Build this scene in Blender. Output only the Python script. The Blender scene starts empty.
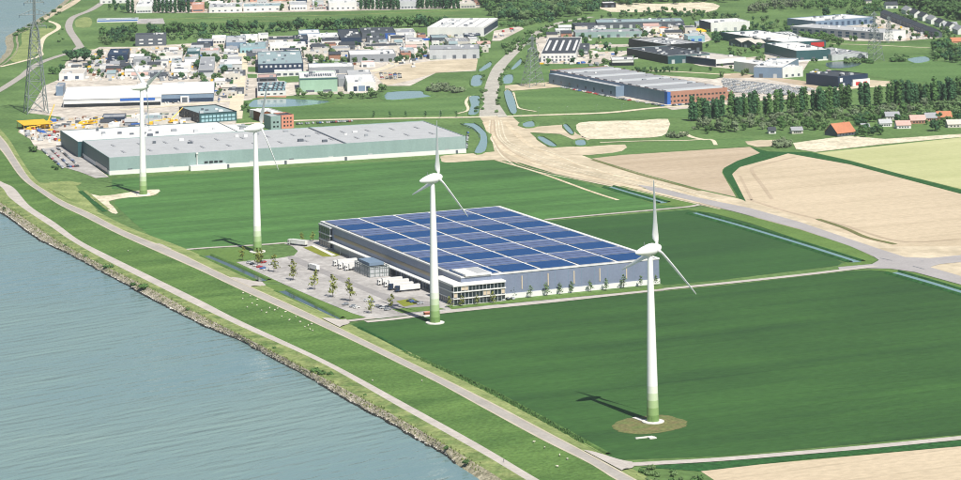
import bpy, bmesh, math, random
from mathutils import Vector, Matrix, noise as mnoise
random.seed(7)
rnd = random.random
def uni(a, b): return a + (b - a) * random.random()
C = bpy.context.scene.collection
scene = bpy.context.scene

# ------------------------------------------------------------------ camera, sky, sun, exposure
# camera constants recovered from the photograph: four equal 85 m towers and two rectangular halls
F, CX, Y0, CH, RHO = 2725.0, 480.5, -208.0, 310.7, 0.018
SR, CR = math.sin(RHO), math.cos(RHO)
cam = bpy.data.cameras.new('camera')
cam.sensor_width = 36.0; cam.lens = F / 961 * 36.0
cam.shift_y = -(240 - Y0) / 961.0
cam.clip_start = 5; cam.clip_end = 30000
camo = bpy.data.objects.new('camera', cam); C.objects.link(camo)
camo.matrix_world = Matrix.Translation((0, 0, CH)) @ Matrix.Rotation(math.pi / 2, 4, 'X') @ Matrix.Rotation(-RHO, 4, 'Z')
scene.camera = camo

SUN_DIR = Vector((0.47, -0.88, 0)).normalized() * math.cos(math.radians(54)) + Vector((0, 0, math.sin(math.radians(54))))
world = bpy.data.worlds.new('World'); scene.world = world; world.use_nodes = True
wn = world.node_tree
sky = wn.nodes.new('ShaderNodeTexSky'); sky.sky_type = 'NISHITA'; sky.sun_disc = False
sky.sun_elevation = math.radians(54)
sky.sun_rotation = math.atan2(SUN_DIR.x, SUN_DIR.y)
sky.air_density = 1.0; sky.dust_density = 1.2; sky.ozone_density = 1.0
wn.links.new(sky.outputs[0], wn.nodes['Background'].inputs[0])
wn.nodes['Background'].inputs[1].default_value = 0.07
sun = bpy.data.lights.new('sun', 'SUN'); sun.energy = 4.9; sun.angle = math.radians(0.5); sun.color = (1.0, 0.95, 0.87)
suno = bpy.data.objects.new('sun', sun); C.objects.link(suno)
suno.rotation_euler = SUN_DIR.to_track_quat('Z', 'Y').to_euler(); suno.location = (0, 0, 600)
vs = scene.view_settings
vs.view_transform = 'Standard'; vs.look = 'None'; vs.gamma = 1.0; vs.use_curve_mapping = False
vs.exposure = 0.47
scene.cycles.filter_width = 1.05

# ------------------------------------------------------------------ survey helpers: map position <-> ground
def P(x, y, z=0.0):
    a = (x - CX) / F; b = (y - Y0) / F
    r = a * CR - b * SR; d = a * SR + b * CR
    t = (CH - z) / d
    return Vector((r * t, t, z))
def proj(v):
    t = v[1]; r = v[0] / t; d = (CH - v[2]) / t
    return (CX + F * (r * CR + d * SR), Y0 + F * (-r * SR + d * CR))
GU = (P(659, 259.3, 15) - P(461, 278.2, 15)).normalized()     # street grid of the estate
GV = Vector((-GU.y, GU.x, 0))
GA = math.atan2(GU.y, GU.x)
GU2 = Vector((1, .085, 0)).normalized()                     # the older half of the estate is turned a little

def setp(o, label=None, cat=None, group=None, kind=None):
    if label: o['label'] = label
    if cat: o['category'] = cat
    if group: o['group'] = group
    if kind: o['kind'] = kind
    return o

# ------------------------------------------------------------------ materials
M = {}
def mk(name, col, rough=.8, var=.18, scale=.08, col2=None, stretch=None, rot=0, fine=0, bump=0, bscale=1.0, metal=0, spec=.3, objrand=0, detail=4):
    m = bpy.data.materials.new(name); m.use_nodes = True
    nt = m.node_tree; N = nt.nodes; L = nt.links
    b = N['Principled BSDF']
    b.inputs['Roughness'].default_value = rough; b.inputs['Metallic'].default_value = metal
    b.inputs['Specular IOR Level'].default_value = spec
    tc = N.new('ShaderNodeTexCoord'); mp = N.new('ShaderNodeMapping')
    L.new(tc.outputs['Object'], mp.inputs[0]); mp.inputs['Rotation'].default_value = (0, 0, -rot)
    st = stretch or (1, 1, 1)
    mp.inputs['Scale'].default_value = tuple(scale * s for s in st)
    nz = N.new('ShaderNodeTexNoise'); nz.inputs['Scale'].default_value = 1; nz.inputs['Detail'].default_value = detail
    nz.inputs['Roughness'].default_value = .6
    L.new(mp.outputs[0], nz.inputs[0])
    c1 = [max(0, c * (1 - var)) for c in col]; c2 = col2 or [min(1, c * (1 + var)) for c in col]
    rp = N.new('ShaderNodeValToRGB'); rp.color_ramp.elements[0].position = .3; rp.color_ramp.elements[1].position = .7
    rp.color_ramp.elements[0].color = (*c1, 1); rp.color_ramp.elements[1].color = (*c2, 1)
    L.new(nz.outputs[0], rp.inputs[0]); out = rp.outputs[0]
    if fine:
        n2 = N.new('ShaderNodeTexNoise'); n2.inputs['Scale'].default_value = bscale; n2.inputs['Detail'].default_value = 3
        L.new(tc.outputs['Object'], n2.inputs[0])
        mr = N.new('ShaderNodeMapRange'); mr.inputs[1].default_value = .3; mr.inputs[2].default_value = .7
        mr.inputs[3].default_value = 1 - fine; mr.inputs[4].default_value = 1 + fine
        L.new(n2.outputs[0], mr.inputs[0])
        mx = N.new('ShaderNodeMix'); mx.data_type = 'RGBA'; mx.blend_type = 'MULTIPLY'; mx.inputs[0].default_value = 1
        L.new(out, mx.inputs[6]); L.new(mr.outputs[0], mx.inputs[7]); out = mx.outputs[2]
    if objrand:
        oi = N.new('ShaderNodeObjectInfo'); mr = N.new('ShaderNodeMapRange')
        mr.inputs[3].default_value = 1 - objrand; mr.inputs[4].default_value = 1 + objrand
        L.new(oi.outputs['Random'], mr.inputs[0])
        mx = N.new('ShaderNodeMix'); mx.data_type = 'RGBA'; mx.blend_type = 'MULTIPLY'; mx.inputs[0].default_value = 1
        L.new(out, mx.inputs[6]); L.new(mr.outputs[0], mx.inputs[7]); out = mx.outputs[2]
    L.new(out, b.inputs['Base Color'])
    if bump:
        bp = N.new('ShaderNodeBump'); bp.inputs['Strength'].default_value = bump; bp.inputs['Distance'].default_value = .5
        n3 = N.new('ShaderNodeTexNoise'); n3.inputs['Scale'].default_value = bscale; n3.inputs['Detail'].default_value = 4
        L.new(tc.outputs['Object'], n3.inputs[0]); L.new(n3.outputs[0], bp.inputs['Height']); L.new(bp.outputs[0], b.inputs['Normal'])
    M[name] = m; return m

def field_mat(name, dark, light, tram=.18, rowscale=.045):
    """crop: streaks and tramlines along the street grid, patches on top"""
    m = bpy.data.materials.new(name); m.use_nodes = True
    nt = m.node_tree; N = nt.nodes; L = nt.links; b = N['Principled BSDF']
    b.inputs['Roughness'].default_value = .9; b.inputs['Specular IOR Level'].default_value = .15
    tc = N.new('ShaderNodeTexCoord')
    def nz(scale, st, detail=4, rot=GA):
        mp = N.new('ShaderNodeMapping'); mp.inputs['Rotation'].default_value = (0, 0, -rot); L.new(tc.outputs['Object'], mp.inputs[0])
        mp2 = N.new('ShaderNodeMapping'); mp2.inputs['Scale'].default_value = tuple(scale * s for s in st); L.new(mp.outputs[0], mp2.inputs[0])
        n = N.new('ShaderNodeTexNoise'); n.inputs['Scale'].default_value = 1; n.inputs['Detail'].default_value = detail
        n.inputs['Roughness'].default_value = .6
        L.new(mp2.outputs[0], n.inputs[0]); return n.outputs[0], mp.outputs[0]
    a, rotv = nz(rowscale, (.06, 1, 1)); c, _ = nz(.012, (.6, 1, 1)); f, _ = nz(.35, (.5, 1, 1), 3)
    ad = N.new('ShaderNodeMath'); ad.operation = 'MULTIPLY_ADD'; L.new(a, ad.inputs[0]); ad.inputs[1].default_value = .55; 
    ml = N.new('ShaderNodeMath'); ml.operation = 'MULTIPLY'; L.new(c, ml.inputs[0]); ml.inputs[1].default_value = .45; L.new(ml.outputs[0], ad.inputs[2])
    rp = N.new('ShaderNodeValToRGB'); e = rp.color_ramp.elements
    e[0].position = .36; e[0].color = (*dark, 1); e[1].position = .64; e[1].color = (*light, 1)
    L.new(ad.outputs[0], rp.inputs[0])
    mr = N.new('ShaderNodeMapRange'); mr.inputs[1].default_value = .3; mr.inputs[2].default_value = .7; mr.inputs[3].default_value = 1 - tram; mr.inputs[4].default_value = 1 + tram
    L.new(f, mr.inputs[0])
    mx = N.new('ShaderNodeMix'); mx.data_type = 'RGBA'; mx.blend_type = 'MULTIPLY'; mx.inputs[0].default_value = 1
    L.new(rp.outputs[0], mx.inputs[6]); L.new(mr.outputs[0], mx.inputs[7])
    # tramlines every 24 m
    sx = N.new('ShaderNodeSeparateXYZ'); L.new(rotv, sx.inputs[0])
    dv = N.new('ShaderNodeMath'); dv.operation = 'DIVIDE'; L.new(sx.outputs[1], dv.inputs[0]); dv.inputs[1].default_value = 27
    fr = N.new('ShaderNodeMath'); fr.operation = 'FRACT'; L.new(dv.outputs[0], fr.inputs[0])
    lt = N.new('ShaderNodeMath'); lt.operation = 'LESS_THAN'; L.new(fr.outputs[0], lt.inputs[0]); lt.inputs[1].default_value = .07
    m2 = N.new('ShaderNodeMix'); m2.data_type = 'RGBA'; m2.blend_type = 'MULTIPLY'
    fk = N.new('ShaderNodeMath'); fk.operation = 'MULTIPLY'; L.new(lt.outputs[0], fk.inputs[0]); fk.inputs[1].default_value = tram * 1.1
    L.new(fk.outputs[0], m2.inputs[0]); L.new(mx.outputs[2], m2.inputs[6]); m2.inputs[7].default_value = (.35, .35, .35, 1)
    L.new(m2.outputs[2], b.inputs['Base Color'])
    bp = N.new('ShaderNodeBump'); bp.inputs['Strength'].default_value = .5; bp.inputs['Distance'].default_value = .4
    L.new(f, bp.inputs['Height']); L.new(bp.outputs[0], b.inputs['Normal'])
    M[name] = m

def water_mat(name, col, crest_ang, wl, strength, rough=.12):
    m = bpy.data.materials.new(name); m.use_nodes = True
    nt = m.node_tree; N = nt.nodes; L = nt.links; b = N['Principled BSDF']
    b.inputs['Roughness'].default_value = rough; b.inputs['IOR'].default_value = 1.33
    tc = N.new('ShaderNodeTexCoord')
    def layer(ang, length, aspect, detail):
        mp = N.new('ShaderNodeMapping'); mp.inputs['Rotation'].default_value = (0, 0, -ang); L.new(tc.outputs['Object'], mp.inputs[0])
        m2 = N.new('ShaderNodeMapping'); m2.inputs['Scale'].default_value = (1 / (length * aspect), 1 / length, 1); L.new(mp.outputs[0], m2.inputs[0])
        n = N.new('ShaderNodeTexNoise'); n.inputs['Scale'].default_value = 1; n.inputs['Detail'].default_value = detail; n.inputs['Roughness'].default_value = .5
        L.new(m2.outputs[0], n.inputs[0]); return n.outputs[0], mp
    n1, mp1 = layer(crest_ang, wl, 3.6, 2.5); n2, _ = layer(crest_ang + .35, wl * .35, 3, 2); n3, _ = layer(crest_ang, 160, 1.5, 3)
    wv = N.new('ShaderNodeTexWave'); wv.bands_direction = 'Y'; wv.inputs['Scale'].default_value = .314 / wl; wv.inputs['Distortion'].default_value = 5
    wv.inputs['Detail'].default_value = 2; wv.inputs['Detail Scale'].default_value = .25
    L.new(mp1.outputs[0], wv.inputs[0])
    s1 = N.new('ShaderNodeMath'); s1.operation = 'MULTIPLY_ADD'; L.new(n2, s1.inputs[0]); s1.inputs[1].default_value = .18; L.new(n1, s1.inputs[2])
    s2 = N.new('ShaderNodeMath'); s2.operation = 'MULTIPLY_ADD'; L.new(wv.outputs['Fac'], s2.inputs[0]); s2.inputs[1].default_value = .09; L.new(s1.outputs[0], s2.inputs[2])
    # calmer slicks and rougher patches
    mrr = N.new('ShaderNodeMapRange'); mrr.inputs[1].default_value = .35; mrr.inputs[2].default_value = .65; mrr.inputs[3].default_value = .3; mrr.inputs[4].default_value = 1.3
    L.new(n3, mrr.inputs[0])
    ms = N.new('ShaderNodeMath'); ms.operation = 'MULTIPLY'; L.new(s2.outputs[0], ms.inputs[0]); L.new(mrr.outputs[0], ms.inputs[1])
    bp = N.new('ShaderNodeBump'); bp.inputs['Strength'].default_value = 1.0; bp.inputs['Distance'].default_value = strength
    mr2 = N.new('ShaderNodeMapRange'); mr2.inputs[1].default_value = .35; mr2.inputs[2].default_value = .65; mr2.inputs[3].default_value = rough * .6; mr2.inputs[4].default_value = rough * 1.7; L.new(n3, mr2.inputs[0]); L.new(mr2.outputs[0], b.inputs['Roughness'])
    L.new(ms.outputs[0], bp.inputs['Height']); L.new(bp.outputs[0], b.inputs['Normal'])
    rp = N.new('ShaderNodeValToRGB'); e = rp.color_ramp.elements; e[0].position = .35; e[1].position = .7
    e[0].color = (*col, 1); e[1].color = (col[0] * 1.25, col[1] * 1.13, col[2] * 1.05, 1)
    L.new(n3, rp.inputs[0]); L.new(rp.outputs[0], b.inputs['Base Color'])
    M[name] = m

mk('grass', (.078, .145, .046), .95, col2=(.125, .205, .068), scale=.012, fine=.25, bscale=.25, bump=.4, spec=.1)
mk('meadow', (.078, .155, .048), .95, col2=(.115, .20, .066), scale=.02, fine=.2, bscale=.3, bump=.4, spec=.1, stretch=(.3, 1, 1), rot=GA)
mk('verge', (.16, .22, .075), .95, col2=(.26, .30, .12), scale=.06, fine=.25, bscale=.4, spec=.1)
mk('rough_verge', (.10, .17, .05), .95, col2=(.24, .27, .11), scale=.09, fine=.3, bscale=.5, spec=.1)
mk('dike_grass', (.068, .138, .038), .95, col2=(.108, .19, .052), scale=.05, fine=.22, bscale=.5, bump=.5, spec=.1, stretch=(.25, 1, 1), rot=2.05)
mk('lawn', (.10, .17, .045), .95, var=.12, scale=.05, fine=.15, bscale=.5, spec=.1)
mk('olive_lawn', (.17, .19, .03), .95, var=.15, scale=.1, spec=.1)
mk('dark_hedge', (.025, .085, .025), .95, var=.3, scale=.2, fine=.3, bscale=.6, spec=.1)
field_mat('crop_dark', (.025, .066, .020), (.042, .108, .027), .15)
field_mat('crop_mid', (.042, .100, .030), (.078, .185, .050), .16)
field_mat('crop_deep', (.026, .068, .022), (.036, .096, .026), .12)
field_mat('crop_pale', (.33, .345, .165), (.44, .44, .235), .08, .02)
field_mat('soil', (.405, .335, .232), (.51, .425, .305), .12, .035)
field_mat('soil_brown', (.35, .28, .195), (.43, .35, .255), .12, .04)
mk('sand', (.43, .365, .255), .95, col2=(.55, .475, .35), scale=.03, fine=.12, bscale=.15, bump=.3, spec=.1)
mk('sand_track', (.50, .41, .28), .95, col2=(.60, .52, .38), scale=.05, fine=.2, bscale=.3, spec=.1)
mk('rubble_lot', (.50, .45, .33), .95, col2=(.66, .60, .46), scale=.06, fine=.25, bscale=.3, spec=.1)
mk('road', (.40, .37, .335), .9, var=.1, scale=.06, fine=.1, bscale=.4, spec=.2)
mk('dike_road', (.32, .30, .27), .9, var=.1, scale=.05, fine=.08, bscale=.5, spec=.2)
mk('road_grey', (.31, .295, .29), .9, var=.08, scale=.04, fine=.06, bscale=.5, spec=.2)
mk('road_edge', (.42, .38, .30), .9, var=.12, scale=.1, spec=.2)
mk('cream_road', (.56, .50, .37), .9, var=.1, scale=.04, fine=.1, bscale=.3, spec=.2)
mk('gravel_road', (.36, .345, .30), .9, var=.15, scale=.05, fine=.15, bscale=.3, spec=.2)
mk('pavement', (.40, .36, .305), .9, col2=(.58, .53, .46), scale=.035, fine=.25, bscale=.15, spec=.2)
mk('lot', (.31, .295, .28), .9, col2=(.43, .415, .395), scale=.05, fine=.16, bscale=.3, spec=.2)
mk('lot_dark', (.25, .24, .235), .9, var=.1, scale=.05, fine=.08, bscale=.3, spec=.2)
mk('paint', (.75, .75, .72), .7, var=.05)
mk('concrete', (.58, .56, .52), .85, var=.12, scale=.3)
mk('bare_earth', (.19, .155, .07), .95, col2=(.10, .14, .04), scale=.12, fine=.3, bscale=.5)
mk('riprap', (.17, .16, .095), .95, col2=(.36, .33, .24), scale=.25, fine=.4, bscale=.7, bump=1)
mk('stone', (.15, .14, .10), .9, col2=(.40, .37, .31), scale=.15, detail=1)
mk('wet_stone', (.02, .022, .018), .6, var=.3, scale=.3)
mk('reed', (.10, .16, .04), .95, col2=(.24, .26, .10), scale=.2)
va = P(100, 400) ; vb = P(140, 393)
CREST = math.atan2((vb - va).y, (vb - va).x)
water_mat('river', (.130, .208, .212), CREST, 8, 2.3, .2)
water_mat('canal', (.14, .24, .26), CREST, 4, .15)
water_mat('ditch', (.04, .07, .075), CREST, 4, .1)
# building finishes
for nm, col, ro in [('white', (.63, .63, .61), .55), ('offwhite', (.50, .48, .43), .7), ('lgrey', (.42, .44, .45), .6), ('grey', (.24, .26, .28), .6),
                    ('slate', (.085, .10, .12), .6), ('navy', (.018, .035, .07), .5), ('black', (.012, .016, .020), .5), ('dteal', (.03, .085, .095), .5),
                    ('teal', (.235, .325, .315), .55), ('mint', (.27, .42, .315), .6), ('steel', (.155, .22, .30), .5), ('lilac', (.172, .205, .285), .5), ('beige', (.48, .40, .30), .8),
                    ('brick', (.33, .17, .12), .85), ('pinkbrick', (.50, .27, .20), .85), ('orange_tile', (.39, .16, .085), .8), ('blue', (.03, .11, .38), .5),
                    ('cyanwall', (.24, .40, .44), .5), ('red', (.42, .03, .03), .5), ('rwhite', (.58, .58, .565), .7), ('rlight', (.37, .38, .385), .75), ('rteal', (.24, .315, .325), .7),
                    ('rgrey', (.26, .27, .285), .8), ('rdark', (.042, .05, .06), .8), ('rbeige', (.46, .43, .38), .8), ('rpink', (.45, .30, .26), .8), ('yellow', (.68, .40, .02), .5), ('salmon', (.55, .23, .16), .7)]:
    mk(nm, col, ro, var=.07, scale=.12, fine=.05, bscale=.6, stretch=(1, 1, .25), spec=.35)
mk('glass', (.02, .028, .035), .12, var=.2, scale=.2, spec=.8)
mk('car_glass', (.13, .15, .17), .2, var=.1, spec=.8)  # paler than plain glass: reflected sky painted into the base colour
mk('glass_blue', (.03, .06, .11), .15, var=.2, scale=.2, spec=.8)
mk('tanglass', (.20, .165, .11), .4, var=.25, scale=.3, spec=.5)
mk('tyre', (.015, .015, .016), .9); mk('rust', (.16, .06, .03), .9)
mk('galv', (.17, .205, .20), .5, var=.1, spec=.5)
mk('turbine_white', (.80, .80, .78), .35, var=.015, scale=.1, spec=.5)
for i, g in enumerate([(.14, .24, .075), (.22, .34, .13), (.34, .46, .23), (.50, .59, .40), (.66, .70, .60)]): mk('tower_green%d' % i, g, .4, var=.02, spec=.5)
mk('bark', (.10, .08, .055), .9)
for nm, a, b_ in [('leaf', (.045, .10, .032), (.095, .18, .055)), ('leaf_dark', (.028, .078, .036), (.062, .138, .056)), ('leaf_light', (.085, .145, .055), (.15, .225, .095)), ('leaf_grey', (.10, .14, .075), (.18, .22, .13)), ('leaf_young', (.13, .165, .035), (.25, .26, .07))]:
    mk(nm, a, .9, col2=b_, scale=.35, var=0, objrand=.22, spec=.15, detail=2)
mk('wool', (.62, .58, .48), .95, var=.1, scale=3); mk('dark_skin', (.05, .04, .035), .9)

# ------------------------------------------------------------------ mesh helpers
class MB:
    def __init__(s): s.v = []; s.f = []; s.m = []
    def quad(s, pts, m=0):
        n = len(s.v); s.v += [tuple(p) for p in pts]; s.f.append(tuple(range(n, n + len(pts)))); s.m.append(m)
    def box(s, x0, y0, z0, x1, y1, z1, m=0, skip=''):
        n = len(s.v)
        s.v += [(x0, y0, z0), (x1, y0, z0), (x1, y1, z0), (x0, y1, z0), (x0, y0, z1), (x1, y0, z1), (x1, y1, z1), (x0, y1, z1)]
        for k, q in (('b', (3, 2, 1, 0)), ('t', (4, 5, 6, 7)), ('f', (0, 1, 5, 4)), ('r', (1, 2, 6, 5)), ('k', (2, 3, 7, 6)), ('l', (3, 0, 4, 7))):
            if k in skip: continue
            s.f.append(tuple(n + i for i in q)); s.m.append(m)
    def bar(s, a, b, r, m=0, n=4, r2=None):
        a = Vector(a); b = Vector(b); d = (b - a)
        if d.length < 1e-6: return
        d.normalize(); u = d.orthogonal().normalized(); w = d.cross(u); k = len(s.v); r2 = r if r2 is None else r2
        for p, rr in ((a, r), (b, r2)):
            for i in range(n):
                t = 2 * math.pi * (i + .5) / n; s.v.append(tuple(p + (u * math.cos(t) + w * math.sin(t)) * rr))
        for i in range(n):
            j = (i + 1) % n; s.f.append((k + i, k + j, k + n + j, k + n + i)); s.m.append(m)
        s.f.append(tuple(k + i for i in range(n - 1, -1, -1))); s.m.append(m)
        s.f.append(tuple(k + n + i for i in range(n))); s.m.append(m)
    def prism(s, prof, y0, y1, m=0):           # polygon in x,z swept along y
        n = len(s.v); k = len(prof)
        s.v += [(x, y0, z) for x, z in prof] + [(x, y1, z) for x, z in prof]
        s.f.append(tuple(range(n, n + k))); s.m.append(m)
        s.f.append(tuple(range(n + 2 * k - 1, n + k - 1, -1))); s.m.append(m)
        for i in range(k):
            j = (i + 1) % k; s.f.append((n + j, n + i, n + k + i, n + k + j)); s.m.append(m)
    def lathe(s, prof, n=16, m=0, c=(0, 0, 0)):
        k = len(s.v)
        for r, z in prof:
            for i in range(n):
                t = 2 * math.pi * i / n; s.v.append((c[0] + r * math.cos(t), c[1] + r * math.sin(t), c[2] + z))
        for a in range(len(prof) - 1):
            for i in range(n):
                j = (i + 1) % n; s.f.append((k + a * n + i, k + a * n + j, k + (a + 1) * n + j, k + (a + 1) * n + i)); s.m.append(m)
        s.f.append(tuple(k + i for i in range(n - 1, -1, -1))); s.m.append(m)
        e = k + (len(prof) - 1) * n; s.f.append(tuple(e + i for i in range(n))); s.m.append(m)
    def mesh(s, name, mats, smooth=False, fix=True):
        me = bpy.data.meshes.new(name); me.from_pydata(s.v, [], s.f)
        for x in (mats if isinstance(mats, (list, tuple)) else [mats]): me.materials.append(M[x] if isinstance(x, str) else x)
        if any(s.m): me.polygons.foreach_set('material_index', s.m)
        if smooth: me.polygons.foreach_set('use_smooth', [True] * len(me.polygons))
        if fix:
            bm = bmesh.new(); bm.from_mesh(me); bmesh.ops.recalc_face_normals(bm, faces=bm.faces); bm.to_mesh(me); bm.free()
        me.update(); return me
    def build(s, name, mats, parent=None, smooth=False, fix=True):
        return link(name, s.mesh(name, mats, smooth, fix), parent)
def link(name, data, parent=None, loc=None, rz=None, scale=None):
    o = bpy.data.objects.new(name, data); C.objects.link(o)
    if parent: o.parent = parent
    if loc is not None: o.location = loc
    if rz is not None: o.rotation_euler = (0, 0, rz)
    if scale is not None: o.scale = scale if hasattr(scale, '__len__') else (scale,) * 3
    return o
def empty(name, loc, rz=0, label=None, cat=None, group=None):
    o = link(name, None, None, loc, rz); o.empty_display_size = .5
    return setp(o, label, cat, group)
_unit = {}
def piece(name, parent, x0, y0, z0, x1, y1, z1, mat):
    """one small box part; alike pieces share the unit box of their material"""
    if mat not in _unit:
        b = MB(); b.box(-.5, -.5, -.5, .5, .5, .5); _unit[mat] = b.mesh('unit_' + mat, mat)
    return link(name, _unit[mat], parent, ((x0 + x1) / 2, (y0 + y1) / 2, (z0 + z1) / 2), 0, (abs(x1 - x0), abs(y1 - y0), abs(z1 - z0)))

def smooth(pts, n=8, closed=False):
    out = []; k = len(pts)
    rng = range(k if closed else k - 1)
    for i in rng:
        p0 = pts[(i - 1) % k] if closed or i > 0 else pts[0] * 2 - pts[1]
        p1 = pts[i]; p2 = pts[(i + 1) % k]
        p3 = pts[(i + 2) % k] if closed or i + 2 < k else p2 * 2 - p1
        for j in range(n):
            t = j / n
            out.append(.5 * ((2 * p1) + (p2 - p0) * t + (2 * p0 - 5 * p1 + 4 * p2 - p3) * t * t + (3 * p1 - p0 - 3 * p2 + p3) * t ** 3))
    if not closed: out.append(pts[-1])
    return out
def resample(pts, n):
    d = [0]
    for a, b in zip(pts, pts[1:]): d.append(d[-1] + (b - a).length)
    out = []; j = 0
    for i in range(n):
        t = d[-1] * i / (n - 1)
        while j < len(d) - 2 and d[j + 1] < t: j += 1
        u = (t - d[j]) / max(1e-9, d[j + 1] - d[j]); out.append(pts[j].lerp(pts[j + 1], u))
    return out
def widen(pts, X=1290.0):
    """lines that run out at the right go on straight, well past the frame"""
    out = []; n = len(pts)
    for i, p in enumerate(pts):
        if p[0] in (1060, 1080):
            for q in (pts[i - 1], pts[(i + 1) % n]):
                if q[0] <= 1000: t = (X - q[0]) / (p[0] - q[0]); p = (X, q[1] + (p[1] - q[1]) * t) + tuple(p[2:]); break
        out.append(p)
    return out
def px(pts, z=0):
    pts = widen(pts)
    return [P(p[0], p[1], p[2] if len(p) > 2 else z) for p in pts]
def ss(o, kind='structure'): o['kind'] = kind; return o
def sheet(name, pts, mat, z, sm=0, kind='structure', world_pts=False, jit=0):
    w = pts if world_pts else px(pts, z)
    w = [Vector((p[0], p[1], z)) for p in w]
    if sm: w = smooth(w, sm, True)
    if jit:
        w = [p + Vector((uni(-jit, jit), uni(-jit, jit), 0)) for p in w]
    b = MB(); b.quad(w); me = b.mesh(name, mat, fix=False)
    if me.polygons[0].normal.z < 0: me.flip_normals()
    o = link(name, me); return ss(o, kind)
def ribbon(name, pts, width, mat, z, sm=8, world_pts=False, kind='structure', parent=None):
    w = pts if world_pts else px(pts, z)
    if sm: w = smooth(w, sm)
    b = MB(); n = len(w)
    for i, p in enumerate(w):
        d = (w[min(i + 1, n - 1)] - w[max(i - 1, 0)]); d.z = 0; d.normalize(); q = Vector((-d.y, d.x, 0))
        wd = width if not callable(width) else width(i / (n - 1))
        b.v += [tuple(p + q * wd / 2), tuple(p - q * wd / 2)]
    for i in range(n - 1): b.f.append((2 * i, 2 * i + 1, 2 * i + 3, 2 * i + 2)); b.m.append(0)
    me = b.mesh(name, mat, fix=False)
    if me.polygons[0].normal.z < 0: me.flip_normals()
    o = link(name, me, parent); return ss(o, kind) if not parent else o
def strip(name, A, B, mat, n=240, sub=1):
    a = resample(A, n); c = resample(B, n); b = MB()
    for i in range(n):
        for k in range(sub + 1): b.v.append(tuple(a[i].lerp(c[i], k / sub)))
    for i in range(n - 1):
        for k in range(sub):
            q = i * (sub + 1) + k; b.f.append((q, q + 1, q + sub + 2, q + sub + 1)); b.m.append(0)
    me = b.mesh(name, mat, fix=False)
    if me.polygons[0].normal.z < 0: me.flip_normals()
    return ss(link(name, me))
def inpoly(x, y, poly):
    c = False; j = len(poly) - 1
    for i in range(len(poly)):
        a, b = poly[i], poly[j]
        if (a[1] > y) != (b[1] > y) and x < (b[0] - a[0]) * (y - a[1]) / (b[1] - a[1]) + a[0]: c = not c
        j = i
    return c
def scatter(poly, n, mind=0):
    xs = [p[0] for p in poly]; ys = [p[1] for p in poly]; out = []; tries = 0
    while len(out) < n and tries < n * 60:
        tries += 1; x = uni(min(xs), max(xs)); y = uni(min(ys), max(ys))
        if not inpoly(x, y, poly): continue
        if mind and any(abs(x - a) + 1.6 * abs(y - b) < mind for a, b in out): continue
        out.append((x, y))
    return out
# ================================================================== THE SETTING
def ext(w, d0=0, d1=0):
    w = list(w)
    if d0: w.insert(0, w[0] + (w[0] - w[1]).normalized() * d0)
    if d1: w.append(w[-1] + (w[-1] - w[-2]).normalized() * d1)
    return w
# ---- lines of the river bank and the dike (map x, map y, height)
WZ = -1.6
S0 = [(-62, 172), (-30, 195), (0, 214), (36, 240), (63, 253), (90, 267), (113, 279), (137, 292.5), (165, 308), (207, 329), (240, 341.5), (275, 360.5), (312, 380), (345, 401), (392, 426), (420, 443), (447, 458), (472, 478), (520, 512), (600, 562)]
S1 = [(-62, 162.2), (-30, 183.2), (0, 202.2), (30, 222.2), (60, 242.2), (100, 263.6), (145, 285.6), (190, 309.6), (240, 334.6), (300, 365.6), (350, 391.6), (400, 418.6), (440, 441.6), (480, 465.6), (520, 490.6), (600, 538.6)]
S2 = [(-62, 148), (-30, 167), (0, 186), (9, 197), (25, 209.5), (50, 226), (72, 241), (105, 259.5), (150, 282), (195, 304.5), (240, 326), (320, 362), (400, 407), (480, 452), (532, 483), (600, 522)]
S3 = [(-62, 145), (-30, 163), (0, 181), (14, 188), (30, 206), (55, 222.5), (79, 240), (108, 255), (155, 278), (200, 300), (240, 320.5), (327, 361), (405, 403), (480, 444.5), (540, 480), (612, 520)]
S4 = [(-45, 111.2), (-25, 127.2), (0, 149.2), (20, 176.7), (40, 192.2), (60, 205.2), (85, 217.2), (120, 234.9), (165, 254.9), (200, 270.4), (240, 289.4), (300, 316.4), (350, 339.4), (400, 363.9), (440, 383.9), (480, 405.9), (540, 438.4), (590, 463.4), (614, 478.4), (684, 518.4)]
S5 = [(-37, 105), (-17, 120), (4, 140), (17, 160), (31, 180), (48, 192), (65, 202), (90, 213), (125, 231), (175, 251), (200, 263), (240, 282), (300, 309), (350, 333), (410, 362), (480, 396.5), (540, 428), (595, 457), (637, 480), (704, 517)]
S6 = [(-33, 101), (-13, 116), (8, 138), (21, 159), (35, 178.5), (52, 190.5), (70, 200), (96, 211), (132, 228.5), (182, 247), (206, 258), (244, 276), (304, 303), (354, 326), (414, 354), (484, 388), (546, 420), (602, 452), (650, 478), (716, 514)]
def dz(pts, z0, z1, x0, x1):
    out = []
    for x, y in pts:
        t = min(1, max(0, (x - x0) / (x1 - x0))); out.append((x, y, z0 + (z1 - z0) * t))
    return out
CREST_Z = 4.0
w0 = ext(smooth(px(S0, WZ - .5), 6), 0, 1600)
random.seed(3)
w0 = [p + Vector((uni(-.9, .9), uni(-.9, .9), 0)) for p in w0]          # ragged waterline
w1 = ext(smooth(px(S1, 1.0), 6), 0, 1600)
w2 = ext(smooth(px(S2, 1.3), 6), 0, 1600); w3 = ext(smooth(px(S3, 1.3), 6), 0, 1600)
w4 = ext(smooth(px(dz(S4, .5, CREST_Z, -20, 60)), 6), 0, 1600); w5 = ext(smooth(px(dz(S5, .5, CREST_Z, -20, 60)), 6), 0, 1600)
w6 = ext(smooth(px(S6, .12), 6), 0, 1600)
for p in w2[:26] + w3[:30]: pass
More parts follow.
